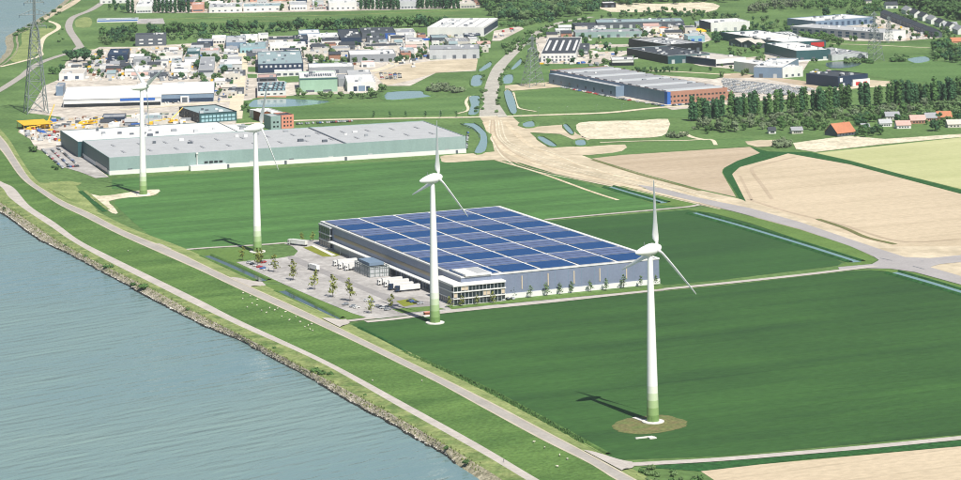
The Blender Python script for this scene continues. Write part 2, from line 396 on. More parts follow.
# water
sheet('river', [(-9000, -2500), (3000, -2500), (3000, 300), (900, 1200), (500, 1900), (500, 9000), (-9000, 9000)], 'river', WZ, world_pts=True)
strip('stone_bank', w1, w0, 'riprap', 420, 3)
strip('bank_verge', w2, w1, 'rough_verge', 300, 2)
strip('towpath', w3, w2, 'road', 300)
strip('dike_slope', w4, w3, 'dike_grass', 300, 3)
strip('dike_road', w5, w4, 'dike_road', 300)
strip('dike_verge', w6, w5, 'verge', 300, 2)
for A, B_, nm in ((w4, w5, 'road_shoulder'), (w5, w4, 'road_shoulder')):
    a = resample(A, 300); c = resample(B_, 300)
    strip(nm, [p.lerp(q, -.02) + Vector((0, 0, .06)) for p, q in zip(a, c)], [p.lerp(q, .13) + Vector((0, 0, .06)) for p, q in zip(a, c)], 'road_edge', 300)
# far bank of the bend
FB = [(-62, 172), (-85, 150), (-95, 128), (-75, 104), (-45, 88), (-20, 75), (0, 64), (6, 59), (11, 54), (14, 46), (13, 39), (15, 34), (22, 31), (30, 27), (40, 22), (48, 16), (60, 8.5), (70, 0), (84, -14), (104, -34), (140, -70)]
fb = smooth(px(FB, 0), 5)
fbn = []
for i, p in enumerate(fb):
    d = (fb[min(i + 1, len(fb) - 1)] - fb[max(i - 1, 0)]).normalized(); fbn.append(Vector((-d.y, d.x, 0)))
fo = [p + n * 14 + Vector((uni(-2, 2), uni(-2, 2), WZ - .5)) for p, n in zip(fb, fbn)]
fi = [p - n * 6 + Vector((0, 0, .3)) for p, n in zip(fb, fbn)]
strip('stone_bank', fi, fo, 'riprap', 200, 2)
# ground sheet out to the horizon, bounded by the bank
g = [Vector((p.x, p.y, 0)) for p in reversed(w1[3:])] + [Vector((p.x, p.y, 0)) for p in fb]
far = fb[-1]
g += [Vector((far.x + 600, 9000, 0)), Vector((6000, 9000, 0)), Vector((6000, -2000, 0)), Vector((w1[-1].x + 1500, -2000, 0))]
sheet('ground', g, 'grass', 0, world_pts=True)

# ---- fields
sheet('crop_field', [(112, 179), (240, 171), (360, 163), (440, 159), (480, 160.5), (512, 162), (550, 172), (598, 187), (640, 198.5), (682, 206.5), (600, 213.5), (545, 219), (500, 223), (330, 238), (287, 242), (255, 245.5), (180, 249.5), (152, 237), (132, 221), (114, 203.5), (118, 198), (158, 196), (160, 190), (112, 189)], 'crop_mid', .08)
sheet('crop_field', [(548, 221), (690, 209.5), (715, 213), (750, 223), (800, 240), (842, 262.5), (838, 265.5), (720, 280), (664, 285), (600, 255)], 'crop_deep', .08)
sheet('crop_field', [(352, 324), (372, 319.5), (440, 313), (500, 307.5), (660, 291.5), (720, 286), (850, 271), (884, 269.5), (905, 276), (961, 293), (1080, 330), (1080, 423), (961, 434.5), (720, 456), (612, 460), (600, 455.5), (546, 424), (484, 391.5), (440, 371), (414, 358), (380, 342)], 'crop_dark', .08)
sheet('crop_field', [(816, 153), (961, 137.5), (1060, 127), (1060, 216), (961, 189), (900, 174), (850, 160.5)], 'crop_pale', .08)
sheet('soil_field', [(700, 470.5), (735, 466.5), (961, 446), (1080, 435), (1080, 560), (830, 560), (745, 500)], 'soil', .08)
sheet('soil_field', [(592, 158.5), (622, 155), (750, 147), (768, 152), (737, 163), (722.5, 169.5), (722, 173), (736, 197), (700, 189), (640, 173)], 'soil_brown', .10)
sheet('soil_field', [(746, 202), (731, 176), (737, 168), (766, 159.5), (788, 153.5), (850, 164.5), (961, 194), (1060, 219), (1060, 262), (961, 246.5), (893, 246.5), (820, 227)], 'soil', .10)
sheet('field_margin', [(750, 147), (768, 151.5), (788, 152), (810, 152), (850, 161), (961, 190), (1060, 216), (1060, 219), (961, 193.5), (850, 164.2), (788, 153.5), (766, 160), (740, 167), (732, 174), (746, 201.5), (739, 198), (722.5, 172), (724, 168), (737, 161), (760, 153)], 'dark_hedge', .14)
# headland tracks on the pale soil
ribbon('field_track', [(772, 199), (762, 185), (752, 171), (757, 166), (795, 157)], 3.0, 'soil_brown', .2)
ribbon('field_track', [(748, 199), (790, 212), (840, 224), (900, 241), (961, 239)], 3.0, 'soil_brown', .2)
ribbon('field_track', [(740, 176), (752, 200)], 2.2, 'soil_brown', .2)
# ---- the sand corridor of the new road
sheet('sand_corridor', [(480, 117), (512, 117), (522, 126), (534, 137), (548, 147), (568, 150), (592, 159), (640, 174), (700, 190), (736, 198), (760, 205), (830, 229), (893, 246.5), (961, 246), (1060, 262), (1060, 310), (1000, 292), (961, 281), (905, 267), (870, 255), (800, 231), (740, 213), (700, 204), (650, 191.5), (610, 186), (560, 175), (520, 163), (497, 160), (494, 150), (490, 130)], 'sand', .12, jit=1)
sheet('sand_spit', [(441, 159), (444, 155.5), (480, 153), (512, 150.5), (515, 158), (480, 160.5), (446, 162.5)], 'sand', .16, sm=3)
ribbon('sand_track', [(496, 160), (540, 173), (590, 191), (618, 200)], 3, 'sand_track', .2)
ribbon('sand_track', [(486, 122), (500, 146), (540, 165), (620, 184), (700, 203)], 7, 'sand_track', .2)
ribbon('sand_track', [(504, 121), (530, 145), (580, 165), (650, 184), (740, 206)], 5, 'sand_track', .2)
for k in (0, 1, 3, 4, 6, 8):
    o_ = (k - 4) * 1.9 + .6 * math.sin(k * 5)
    ribbon('tyre_track', [(489 + 12 * k / 9 + 1, 120), (500 + o_ * 1.2, 140 + 1.0 * o_ * .3), (530 + o_ * 2, 158 - o_ * .9), (590, 173 - o_ * .9 + 2), (650, 187 - o_ * .8 + .5), (720, 205 - o_ * .55)], 1.3, 'soil_brown' if k % 2 else 'rubble_lot', .235)
ribbon('earth_ridge', [(592, 159.5), (640, 174.5), (700, 190.5)], 3.5, 'bare_earth', .22)
ribbon('earth_ridge', [(818, 219), (845, 228), (866, 237), (895, 244)], 4, 'bare_earth', .3)
sheet('grey_road', [(637, 184.5), (660, 188), (700, 198), (750, 208), (800, 222), (850, 239), (880, 249), (905, 257), (930, 258), (961, 255), (1060, 258), (1060, 268), (961, 262), (940, 264), (930, 267), (961, 276), (1060, 305), (1060, 312), (961, 284.5), (915, 272), (890, 268.5), (862, 268), (840, 270.5), (838, 267), (872, 264), (879, 260), (873, 256), (850, 246), (800, 229), (740, 213), (700, 202.5), (650, 190.5)], 'road_grey', .26)
for a in ([(880, 258), (892, 260.5)], [(913, 266), (924, 269)], [(921, 261), (924, 261)]): ribbon('lane_marking', a, .8, 'slate', .31, 0)
sheet('canal_verge', [(609, 186), (660, 190), (700, 203), (690, 207), (682, 206.5), (660, 205), (640, 199)], 'lawn', .15, sm=2)
sheet('canal_verge', [(688, 210), (712, 207.5), (740, 213.5), (800, 229.5), (850, 246), (872, 256), (878, 260), (870, 264), (838, 267), (846, 262), (800, 240), (750, 223), (712, 213)], 'lawn', .2)
sheet('canal_verge', [(870, 270), (890, 269), (915, 272.5), (961, 285), (1060, 312), (1060, 325), (961, 294), (905, 277), (885, 271)], 'lawn', .2)
def canal(name, pts, wd, wz=.28, wmat='canal', bank='dark_hedge'):  # default dark bank colour stands in for the dark reflection at the water's edge
    ribbon(name, pts, wd, wmat, wz, 8)
    w = smooth(px(pts, 0), 8); b = []
    n = len(w); off = []
    for i, p in enumerate(w):
        d = (w[min(i + 1, n - 1)] - w[max(i - 1, 0)]).normalized(); off.append(Vector((-d.y, d.x, 0)))
    for sgn, nm in ((1, 'canal_bank'), (-1, 'canal_bank')):
        if off[0].y < 0: sgn = -sgn
        m = MB()
        for p, q in zip(w, off):
            for dd, zz in ((wd / 2 - .4, .25), (wd / 2 + .5, 1.1), (wd / 2 + 1.6, 1.1), (wd / 2 + 3.4, .15)): m.v.append(tuple(p + q * sgn * dd + Vector((0, 0, zz))))
        for i in range(n - 1):
            for k in range(3): m.f.append((4 * i + k, 4 * i + k + 1, 4 * i + 4 + k + 1, 4 * i + 4 + k)); m.m.append(0)
        o = m.build(nm, bank); ss(o)
canal('canal', [(609, 187), (636, 195), (664, 203)], 6)
canal('canal', [(693, 213), (740, 226), (800, 244), (857, 262)], 6.5)
canal('canal', [(893, 272.5), (930, 283), (961, 292.3), (1000, 303.9), (1060, 321.8)], 7)
# ---- farm and access roads
ribbon('farm_road', [(600, 462), (625, 464), (660, 462.5), (720, 459), (800, 452.5), (880, 445.5), (961, 437.5), (1000, 434.1), (1080, 427)], 6.5, 'road', .3)
sheet('road_junction', [(590, 457), (606, 459.5), (630, 461), (630, 467), (618, 467), (622, 477), (608, 470)], 'road', 3.4, sm=2) if False else None
sheet('verge', [(640, 467), (660, 465), (720, 461.5), (800, 455), (961, 440), (1080, 429), (1080, 435), (961, 446), (800, 459.5), (735, 467), (700, 471), (690, 470)], 'dark_hedge', .16)
ribbon('farm_road', [(366, 321.5), (400, 318), (440, 312.5), (500, 306.5), (560, 300.5), (660, 289.5), (720, 283.5), (800, 275), (850, 269), (876, 266)], 6, 'road', .3)
ribbon('farm_road', [(545, 219.5), (600, 214.5), (680, 207.5), (700, 204.5)], 4.5, 'road', .3)
ribbon('farm_road', [(172, 250.5), (210, 247.5), (255, 245), (287, 242.5)], 4.5, 'road', .3)
ribbon('farm_road', [(330, 322.5), (345, 321), (375, 317.5)], 5.5, 'road', .3)
ribbon('farm_road', [(236, 284), (250, 284), (262, 283)], 6, 'road', .5)
sheet('verge', [(176, 252), (210, 249.5), (255, 247.5), (262, 252), (252, 258), (238, 262), (270, 276), (286, 283), (262, 281.5), (236, 281), (206, 262)], 'lawn', .1)
sheet('verge', [(262, 284), (286, 285), (346, 311), (368, 317), (340, 320), (322, 317), (290, 303)], 'lawn', .1)
ribbon('ditch_bank', [(192, 255), (240, 276)], 8, 'dark_hedge', .2, 0)
canal('ditch', [(206, 256), (230, 266), (263, 281)], 6, .3, 'ditch', 'dike_grass')
canal('ditch', [(281, 291), (305, 303), (336, 319)], 6, .3, 'ditch', 'dike_grass')
canal('ditch', [(355, 328.5), (378, 340), (402, 354)], 3, .3, 'ditch', 'dark_hedge')
canal('ditch', [(402, 354), (440, 370), (484, 390), (546, 423), (604, 455)], 1.5, .3, 'ditch', 'dike_grass')
# ---- the yard of the solar roofed hall
YARD = [(236, 262), (258, 260), (276, 258.5), (294, 255.5), (298, 251), (292, 246), (284, 243.5), (300, 240), (322, 240), (334, 246), (462, 303), (500, 304.5), (664, 288), (664, 290.5), (505, 306), (455, 311), (410, 315), (372, 319), (352, 313), (318, 299), (286, 285)]
sheet('yard', YARD, 'lot', .2)
sheet('drive_lane', [(288, 259), (298, 257.5), (330, 272), (380, 292), (410, 299), (440, 303), (425, 311), (398, 313.5), (392, 303), (345, 283)], 'lot_dark', .26, sm=2)
sheet('lawn_strip', [(303, 247.5), (311, 246), (343, 254.5), (334, 256.5), (323, 256.5)], 'olive_lawn', .3)
sheet('paved_strip', [(311, 245.5), (314, 245), (336, 255), (332, 256)], 'concrete', .36)
sheet('lawn_strip', [(396, 301), (413, 298), (422, 303), (404, 306.5)], 'olive_lawn', .32)
sheet('lawn_strip', [(392, 309), (430, 306), (446, 309), (402, 313)], 'lawn', .32)
sheet('lawn_strip', [(446, 305.5), (500, 300.5), (660, 286.5), (664, 288.5), (500, 304), (452, 309)], 'lawn', .34)
# gravel pads round the turbine feet
sheet('gravel_pad', [(100, 196), (122, 193.5), (140, 190.5), (159, 189.5), (158, 193), (150, 196), (128, 197.5), (109, 201), (113, 206), (118, 213), (112, 213), (104, 207), (92, 199), (88, 193)], 'rubble_lot', .16, sm=2)
sheet('farm_track', [(48, 182), (70, 181), (82, 183), (78, 185.5), (56, 186)], 'verge', .14)
sheet('field_margin', [(37, 182.5), (60, 183.5), (74, 183), (79, 190), (98, 211), (92, 210.5), (70, 200), (52, 190)], 'verge', .18)
ribbon('field_margin', [(80, 191), (92, 201), (105, 211.5)], 4, 'dark_hedge', .24)
ribbon('field_margin', [(84.5, 190.5), (96, 200), (108, 209.5)], 3, 'rough_verge', .24)
sheet('verge', [(20, 182), (8, 178), (3, 181), (14, 186)], 'road', 1.6) if False else None
# ---- industrial estate
sheet('estate_yard', [(28, 113), (44, 86), (58, 80), (66, 62), (100, 47), (135, 47), (200, 43), (245, 39), (330, 36), (420, 33), (428, 36), (430, 60), (477, 57), (476, 71), (436, 73), (410, 86), (380, 86), (376, 93), (300, 95), (262, 98.5), (242, 101), (236, 121), (100, 128), (60, 117)], 'pavement', .12)
sheet('estate_yard', [(18, 132), (30, 128), (54, 119), (120, 122), (236, 119), (236, 128), (110, 140), (86, 147), (88, 161), (109, 177), (95, 178), (78, 171), (58, 165), (42, 151), (36, 149), (30, 139)], 'pavement', .16)
sheet('parking', [(41, 149), (60, 146), (86, 148), (88, 161), (108, 177), (96, 178), (80, 172), (60, 166)], 'lot', .22)
sheet('estate_yard', [(130, 13), (126, -14), (480, -18), (480, 8), (350, 11), (240, 13)], 'pavement', .12)
sheet('cream_apron', [(374, 74), (402, 65), (432, 61), (478, 59), (476, 70), (436, 73), (412, 80), (385, 86)], 'sand', .18)
for pts in ([(310, 61), (350, 58), (350, 64), (308, 67)], [(248, 67), (258, 67), (258, 72), (248, 72)], [(276, 77), (300, 76), (300, 82), (280, 83)], [(247, 74), (257, 74), (257, 78), (248, 78)]):
    sheet('lawn_strip', pts, 'meadow', .22)
ribbon('estate_street', [(246, 46), (243, 60), (239, 80), (235, 119)], 14, 'cream_road', .24)
sheet('hedge_strip', [(232, 58), (235, 58), (232, 98), (228, 98)], 'dark_hedge', .3)
ribbon('estate_street', [(120, 110), (183, 105), (240, 100)], 10, 'cream_road', .22)
ribbon('estate_street', [(90, 50), (160, 47), (235, 44), (330, 38)], 8, 'cream_road', .22)
ribbon('estate_street', [(420, 34), (412, 46), (398, 62), (372, 72)], 12, 'cream_road', .24)
ribbon('lawn_strip', [(120, 116.5), (150, 114.5), (183, 113)], 7, 'meadow', .28)
ribbon('cream_road', [(236, 124), (300, 120.5), (380, 118.7), (480, 117), (560, 114.5), (610, 112.5), (660, 107.5), (727, 103.5), (800, 94.5), (850, 88.5), (905, 84.5)], 9, 'cream_road', .3)
ribbon('gravel_road', [(488, 117), (488, 106), (491, 92), (494, 80), (499, 68), (506, 60), (516, 50), (526, 40), (541, 31), (560, 23), (592, 17)], lambda t: 17 - 7 * t, 'gravel_road', .28)
ribbon('gravel_road', [(503, 117), (497, 108), (492, 100)], 9, 'gravel_road', .32)
sheet('sand_lot', [(505, 85.5), (571, 80.5), (573, 86), (505, 91.5)], 'sand', .2)
sheet('sand_strip', [(548, 70.5), (592, 69), (592, 70.5), (550, 72)], 'verge', .2)
ribbon('footpath', [(513, 92.5), (516, 104), (520, 108.5), (536, 111.5)], 3, 'cream_road', .26)
ribbon('footpath', [(470, 96), (466, 102), (468, 110), (458, 113.5)], 3, 'cream_road', .26)
sheet('meadow', [(515, 93), (560, 89), (600, 97), (650, 108), (600, 111), (540, 113), (520, 106)], 'meadow', .1)
sheet('meadow', [(512, 62), (590, 64), (600, 72), (560, 78), (512, 84)], 'meadow', .1)
sheet('meadow', [(255, 110), (300, 107), (390, 101), (466, 97), (466, 110), (450, 115), (300, 118.5), (280, 118)], 'meadow', .1)
sheet('meadow', [(560, 117), (640, 112), (700, 107), (700, 118), (640, 118), (580, 121)], 'meadow', .1)
# water pieces
for pts in ([(250, 103), (262, 98.5), (300, 99.5), (330, 101.5), (318, 105), (290, 107.5), (252, 108)], [(387, 92.5), (420, 91), (424, 94.5), (432, 97), (410, 99.5), (387, 100.5)],
            [(479, 70), (490, 62), (491, 66.5), (482, 72)], [(473, 76), (482, 76), (481, 86), (471, 86)], [(469, 97), (478, 96), (480, 100), (478, 114), (468, 115), (471, 106)],
            [(504, 76), (512.5, 75), (512, 83.5), (503, 84)], [(504, 92), (511.5, 92), (517, 111.5), (510.5, 113)], [(511, 69), (520.5, 59), (521, 64), (514, 70)],
            [(461, 124.5), (474, 123.5), (484, 131), (487.5, 138), (485, 152), (474, 153), (480, 139), (473, 129)],
            [(522, 124), (532, 121), (535, 126.5), (526, 128)], [(537, 138), (543, 137), (557, 146), (549, 146.5)], [(563, 126), (566.5, 124.5), (573.5, 133), (570, 134.5)], [(575, 141), (584, 140), (586, 145.5), (577, 146)],
            [(907, 59), (925, 56.5), (930, 61), (918, 64), (910, 62)], [(490, 100), (488, 101), (486, 105), (488, 106)]):
    if pts[0] == (490, 100): continue
    sheet('pond', pts, 'canal', .34, sm=2)
    w = smooth(px(pts, 0), 3, True); cen = sum(w, Vector()) / len(w); m = MB(); n = len(w)
    for p in w:
        q = (p - cen).normalized()
        for dd, zz in ((-.8, .3), (1.0, 1.0), (2.2, 1.0), (5, .15)): m.v.append(tuple(p + q * dd + Vector((0, 0, zz))))
    for i in range(n):
        for k in range(3): m.f.append((4 * i + k, 4 * i + k + 1, 4 * ((i + 1) % n) + k + 1, 4 * ((i + 1) % n) + k)); m.m.append(0)
    ss(m.build('pond_bank', 'meadow'))
sheet('pond', [(826, 63), (845, 61.5), (862, 63.5), (850, 67.5), (830, 68)], 'ditch', .3, sm=2)
# ground round the ponds and east of the sand corridor
sheet('sand_lot', [(516, 128), (540, 126.5), (566, 124.5), (577, 134), (590, 139.5), (586, 141), (573, 139.5), (560, 134), (524, 132)], 'sand', .2)
sheet('rubble_lot', [(576, 125), (590, 121.5), (640, 120.5), (668, 119), (668, 130), (662, 136), (640, 138), (590, 139), (580, 134)], 'rubble_lot', .2, sm=2)
sheet('sand_lot', [(550, 148), (590, 146.5), (625, 144.5), (622, 151), (600, 154), (575, 155)], 'sand', .2, sm=2)
sheet('meadow', [(622, 144), (680, 141), (720, 139), (752, 138), (756, 146), (700, 149.5), (622, 155), (600, 156)], 'meadow', .14)
ribbon('footpath', [(600, 142.5), (640, 141), (683, 140.5), (710, 139.5), (716, 145)], 3.5, 'cream_road', .24)
ribbon('footpath', [(682, 132), (692, 137), (706, 140)], 5, 'cream_road', .26)
sheet('sand_lot', [(745, 141.5), (777, 140), (776, 145), (757, 147)], 'sand', .24, sm=2)
sheet('dry_grass', [(793, 143), (830, 138), (850, 136), (885, 139), (961, 134), (961, 137), (880, 144.5), (815, 152), (796, 149)], 'rubble_lot', .18)
# car store, eastern works
sheet('car_store', [(700, 82), (735, 75), (760, 77), (816, 88), (818, 93), (792, 99), (735, 102.5), (726, 96)], 'pavement', .16)
sheet('bare_strip', [(722, 74), (738, 73), (800, 80.5), (820, 84), (816, 88.5), (760, 78), (724, 78)], 'soil_brown', .2)
sheet('estate_yard', [(664, 107), (727, 101.5), (735, 98), (735, 104), (672, 110)], 'pavement', .2)
sheet('works_yard', [(570, 89), (616, 98), (668, 106), (730, 101), (740, 94), (722, 80), (700, 78), (640, 74), (574, 80)], 'pavement', .14)
ribbon('service_road', [(600, 72), (640, 70.5), (690, 72.5), (730, 75)], 6, 'cream_road', .22)
sheet('works_yard', [(870, 80), (900, 82), (905, 84), (850, 89), (838, 90), (830, 88)], 'sand', .2)
sheet('works_yard', [(535, 38), (590, 30), (645, 30), (700, 28), (705, 34), (650, 46), (600, 64), (540, 64)], 'pavement', .14)
sheet('meadow', [(576, 38), (642, 37.5), (640, 44), (580, 45)], 'meadow', .2)
sheet('meadow', [(588, 49), (640, 46), (648, 50), (600, 52)], 'meadow', .2)
sheet('works_yard', [(668, 36), (705, 32), (712, 40), (700, 44), (672, 46)], 'pavement', .18)
sheet('sand_lot', [(640, 28), (706, 28), (700, 34), (650, 33)], 'sand', .22)
sheet('works_yard', [(672, 58), (745, 52), (810, 60), (800, 76), (745, 70), (700, 66)], 'pavement', .14)
sheet('meadow', [(690, 56), (700, 52), (760, 50), (765, 56), (740, 58)], 'meadow', .17)
sheet('meadow', [(832, 64), (905, 62), (1000, 60), (1000, 84), (940, 84), (890, 79), (850, 72)], 'meadow', .12)
sheet('works_yard', [(800, 28), (840, 18), (885, 16), (905, 24), (940, 38), (900, 41.5), (850, 41), (820, 36)], 'pavement', .14)
ribbon('footpath', [(830, 44), (870, 45), (930, 48)], 4, 'cream_road', .2)
sheet('sand_lot', [(596, 3), (660, 4), (700, 2), (720, 6), (705, 13), (660, 12), (610, 12)], 'rubble_lot', .16, sm=2)
sheet('works_yard', [(494, 31), (520, 26), (524, 29), (500, 41), (492, 41)], 'pavement', .16)
ribbon('towpath', [(60, 12), (74, 4), (84, -4)], 6, 'sand', .22)
ribbon('far_road', [(120, -12), (106, 0), (91, 10), (74, 17), (69, 24), (70, 31), (76, 40), (81, 48)], 10, 'dike_road', .24)
ribbon('far_road', [(81, 46), (72, 52), (56, 57), (40, 63), (29, 70), (22, 76), (0, 90), (-20, 100), (-38, 109), (-30, 118)], 9, 'dike_road', .26)
ribbon('shore_track', [(84, -3), (66, 6), (52, 15), (44, 20)], 8, 'sand', .2)
ribbon('shore_track', [(44, 20), (56, 24), (58, 29), (44, 38), (40, 50), (40, 56), (20, 62), (0, 67)], 6, 'cream_road', .22)
sheet('shore_sand', [(22, 33), (40, 28), (56, 30), (44, 38), (40, 52), (20, 62), (10, 60), (16, 50), (22, 44)], 'verge', .16, sm=2)
sheet('shore_sand', [(76, 20), (86, 17), (92, 20), (90, 27), (76, 27)], 'verge', .16, sm=2)
ribbon('levee_path', [(166, 19.5), (240, 17), (330, 15.5), (420, 12), (470, 10.5)], 7, 'verge', .2)
ribbon('levee_path', [(105, 25), (240, 22), (350, 19), (470, 15)], 5, 'verge', .18)
sheet('platform', [(137, 19), (163, 18.5), (165, 24), (137, 24)], 'lot', .2)

# ramps from the dike road down to the farm roads
def ramp(a0, a1, b0, b1, z0=CREST_Z + .12, z1=.34):
    m = MB(); n = 8
    for k in range(n + 1):
        t = k / n; z = z0 + (z1 - z0) * t * t * (3 - 2 * t)
        for p, q in ((a0, b0), (a1, b1)): m.v.append(tuple(P(p[0], p[1], z0).lerp(P(q[0], q[1], z1), t).xy) + (z,))
    for k in range(n): m.f.append((2 * k, 2 * k + 1, 2 * k + 3, 2 * k + 2)); m.m.append(0)
    me = m.mesh('road_ramp', 'road', fix=False)
    if me.polygons[0].normal.z < 0: me.flip_normals()
    ss(link('road_ramp', me))
ramp((583, 449.5), (622, 470), (632, 461.3), (634, 466))
ramp((322, 318), (340, 327), (346, 318.8), (350, 322.2))
ramp((156, 243), (170, 249), (176, 248.8), (180, 251.8))
ramp((230, 277), (250, 286.5), (262, 281.5), (266, 285))
# ================================================================== BUILDINGS
FOOT = []
def clear(p, r):
    for n, u, v, W, D in FOOT:
        q = p - n; a, b = q.dot(u), q.dot(v)
        if -r < a < W + r and -r < b < D + r: return False
    return True
def solve_x(N, u, x1):
    lo, hi = 0, 900
    for _ in range(50):
        m = (lo + hi) / 2
        if proj(N + u * m)[0] < x1: lo = m
        else: hi = m
    return lo
def solve_top(N, v, h, ty):
    lo, hi = 2, 600
    for _ in range(50):
        m = (lo + hi) / 2; q = N + v * m
        if proj((q.x, q.y, h))[1] > ty: lo = m
        else: hi = m
    return lo
def windows(root, W, D, face, rows, cols, z0, dz, wh, ww, mat='glass', mar=1.5, name='window'):
    span = (W if face in 'fk' else D) - 2 * mar; st = span / cols
    for r in range(rows):
        for c in range(cols):
            a = mar + st * (c + .5) - ww / 2; z = z0 + r * dz
            if face == 'f': piece(name, root, a, -.08, z, a + ww, .12, z + wh, mat)
            elif face == 'l': piece(name, root, -.08, a, z, .12, a + ww, z + wh, mat)
            else: piece(name, root, W - .12, a, z, W + .08, a + ww, z + wh, mat)
def bld(name, label, cat, N, x1, h, top=None, D=None, R=None, wall='white', roof='rlight', rt='flat', win=(), band=(), sky=0, vents=0, doors=0, group=None, ridge=None, par=.7, plinth=None, lwall=None, W=None, rib=0, ux=None, trim=None):
    n = P(*N)
    if R is not None: u = (P(*R) - n).normalized(); W = W or (P(*R) - n).length
    else:
        u = ux or GU2; W = W or solve_x(n, u, x1)
    v = Vector((-u.y, u.x, 0))
    if v.y < 0: v = -v
    if D is None: D = solve_top(n, v, h, top)
    root = empty(name, n, math.atan2(u.y, u.x), label, cat, group); FOOT.append((n.copy(), u.copy(), v.copy(), W, D))
    rise = ridge if ridge is not None else min(5, .18 * D)
    m = MB()
    if rt == 'flat':
        m.box(0, 0, 0, W, D, h + par, 0, 'bt')
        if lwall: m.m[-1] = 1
        # inner faces of the parapet
        i = .45
        for a, b in (((i, i), (W - i, i)), ((W - i, i), (W - i, D - i)), ((W - i, D - i), (i, D - i)), ((i, D - i), (i, i))):
            m.quad([(a[0], a[1], h), (b[0], b[1], h), (b[0], b[1], h + par), (a[0], a[1], h + par)])
        for a, b, c, d in ((0, 0, W, i), (0, D - i, W, D), (0, i, i, D - i), (W - i, i, W, D - i)):
            m.quad([(a, b, h + par), (c, b, h + par), (c, d, h + par), (a, d, h + par)])
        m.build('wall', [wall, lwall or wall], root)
        r = MB(); r.quad([(.2, .2, h), (W - .2, .2, h), (W - .2, D - .2, h), (.2, D - .2, h)]); ro = r.build('roof', roof, root, fix=False)
        if trim:
            for k, (a, b, c, d) in enumerate(((-.15, -.15, W + .15, .5), (-.15, D - .5, W + .15, D + .15), (-.15, .5, .5, D - .5), (W - .5, .5, W + .15, D - .5))):
                piece('roof_trim', root, a, b, h + par - .05, c, d, h + par + .25, trim)
    elif rt == 'gable':       # ridge along x
        m.quad([(0, 0, 0), (W, 0, 0), (W, 0, h), (0, 0, h)]); m.quad([(W, D, 0), (0, D, 0), (0, D, h), (W, D, h)])
        m.quad([(0, D, 0), (0, 0, 0), (0, 0, h), (0, D / 2, h + rise), (0, D, h)], 1); m.quad([(W, 0, 0), (W, D, 0), (W, D, h), (W, D / 2, h + rise), (W, 0, h)])
        m.build('wall', [wall, lwall or wall], root)
        r = MB(); e = .5; s = rise / (D / 2)
        r.prism([], 0, 0) if False else None
        for a, b in ((-e, D / 2), (D + e, D / 2)):
            za = h - e * s
            r.quad([(-e, a, za), (W + e, a, za), (W + e, b, h + rise), (-e, b, h + rise)]); r.quad([(-e, a, za + .3), (W + e, a, za + .3), (W + e, b, h + rise + .3), (-e, b, h + rise + .3)])
            r.quad([(-e, a, za), (W + e, a, za), (W + e, a, za + .3), (-e, a, za + .3)])
            for X in (-e, W + e): r.quad([(X, a, za), (X, b, h + rise), (X, b, h + rise + .3), (X, a, za + .3)])
        ro = r.build('roof', roof, root)
    else:                      # 'gabley': ridge along y
        m.quad([(0, 0, 0), (W, 0, 0), (W, 0, h), (W / 2, 0, h + rise), (0, 0, h)]); m.quad([(W, D, 0), (0, D, 0), (0, D, h), (W / 2, D, h + rise), (W, D, h)])
        m.quad([(0, D, 0), (0, 0, 0), (0, 0, h), (0, D, h)], 1); m.quad([(W, 0, 0), (W, D, 0), (W, D, h), (W, 0, h)])
        m.build('wall', [wall, lwall or wall], root)
        r = MB(); e = .5; s = rise / (W / 2)
        for a, b in ((-e, W / 2), (W + e, W / 2)):
            za = h - e * s
            r.quad([(a, -e, za), (a, D + e, za), (b, D + e, h + rise), (b, -e, h + rise)]); r.quad([(a, -e, za + .3), (a, D + e, za + .3), (b, D + e, h + rise + .3), (b, -e, h + rise + .3)])
            r.quad([(a, -e, za), (a, D + e, za), (a, D + e, za + .3), (a, -e, za + .3)])
            for Y in (-e, D + e): r.quad([(a, Y, za), (b, Y, h + rise), (b, Y, h + rise + .3), (a, Y, za + .3)])
        ro = r.build('roof', roof, root)
    for w in win: windows(root, W, D, *w)
    for (face, a, b, mat) in band:
        nm = 'window_band' if 'glass' in mat else 'cladding_band'
        if face == 'f': piece(nm, root, .4, -.10, a, W - .4, .2, b, mat)
        elif face == 'l': piece(nm, root, -.10, .4, a, .2, D - .4, b, mat)
        elif face == 'r': piece(nm, root, W - .2, .4, a, W + .10, D - .4, b, mat)
    if plinth:
        hh, mat = plinth; piece('plinth', root, -.15, -.15, 0, W + .15, .3, hh, mat); piece('plinth', root, -.15, .31, 0, .3, D, hh, mat)
    rs = random.Random(len(label) * 7 + int(N[0] * 13))
    zr = h if rt == 'flat' else h + rise
    if not doors and not win and not band and W > 14: doors = min(9, max(2, int(W / 11)))
    for i in range(doors):
        a = W * (i + .5) / doors; piece('loading_door', root, a - 2, -.12, 0, a + 2, .2, min(4.5, h * .6), rs.choice(['slate', 'lgrey', 'grey']))
    if rt == 'flat':
        for i in range(sky):
            a = W * (i + .5) / sky; piece('skylight', root, a - 1.3, D * .2, h + .02, a + 1.3, D * .8, h + .75, 'rwhite' if roof not in ('rwhite',) else 'rgrey')
        if W * D > 250 and not sky: vents = max(vents, min(14, int(W * D / 420)))
        for i in range(vents):
            x = rs.uniform(.1, .9) * W; y = rs.uniform(.12, .88) * D; a = rs.uniform(1, 2.4)
            piece('roof_unit', root, x - a, y - a * .7, h + .02, x + a, y + a * .7, h + rs.uniform(1, 2.2), rs.choice(['lgrey', 'grey', 'white', 'slate']))
        if rib:
            for i in range(1, rib): piece('roof_seam', root, W * i / rib - .25, .5, h + .02, W * i / rib + .25, D - .5, h + .35, 'rgrey' if roof != 'rgrey' else 'rlight')
    return root, W, D

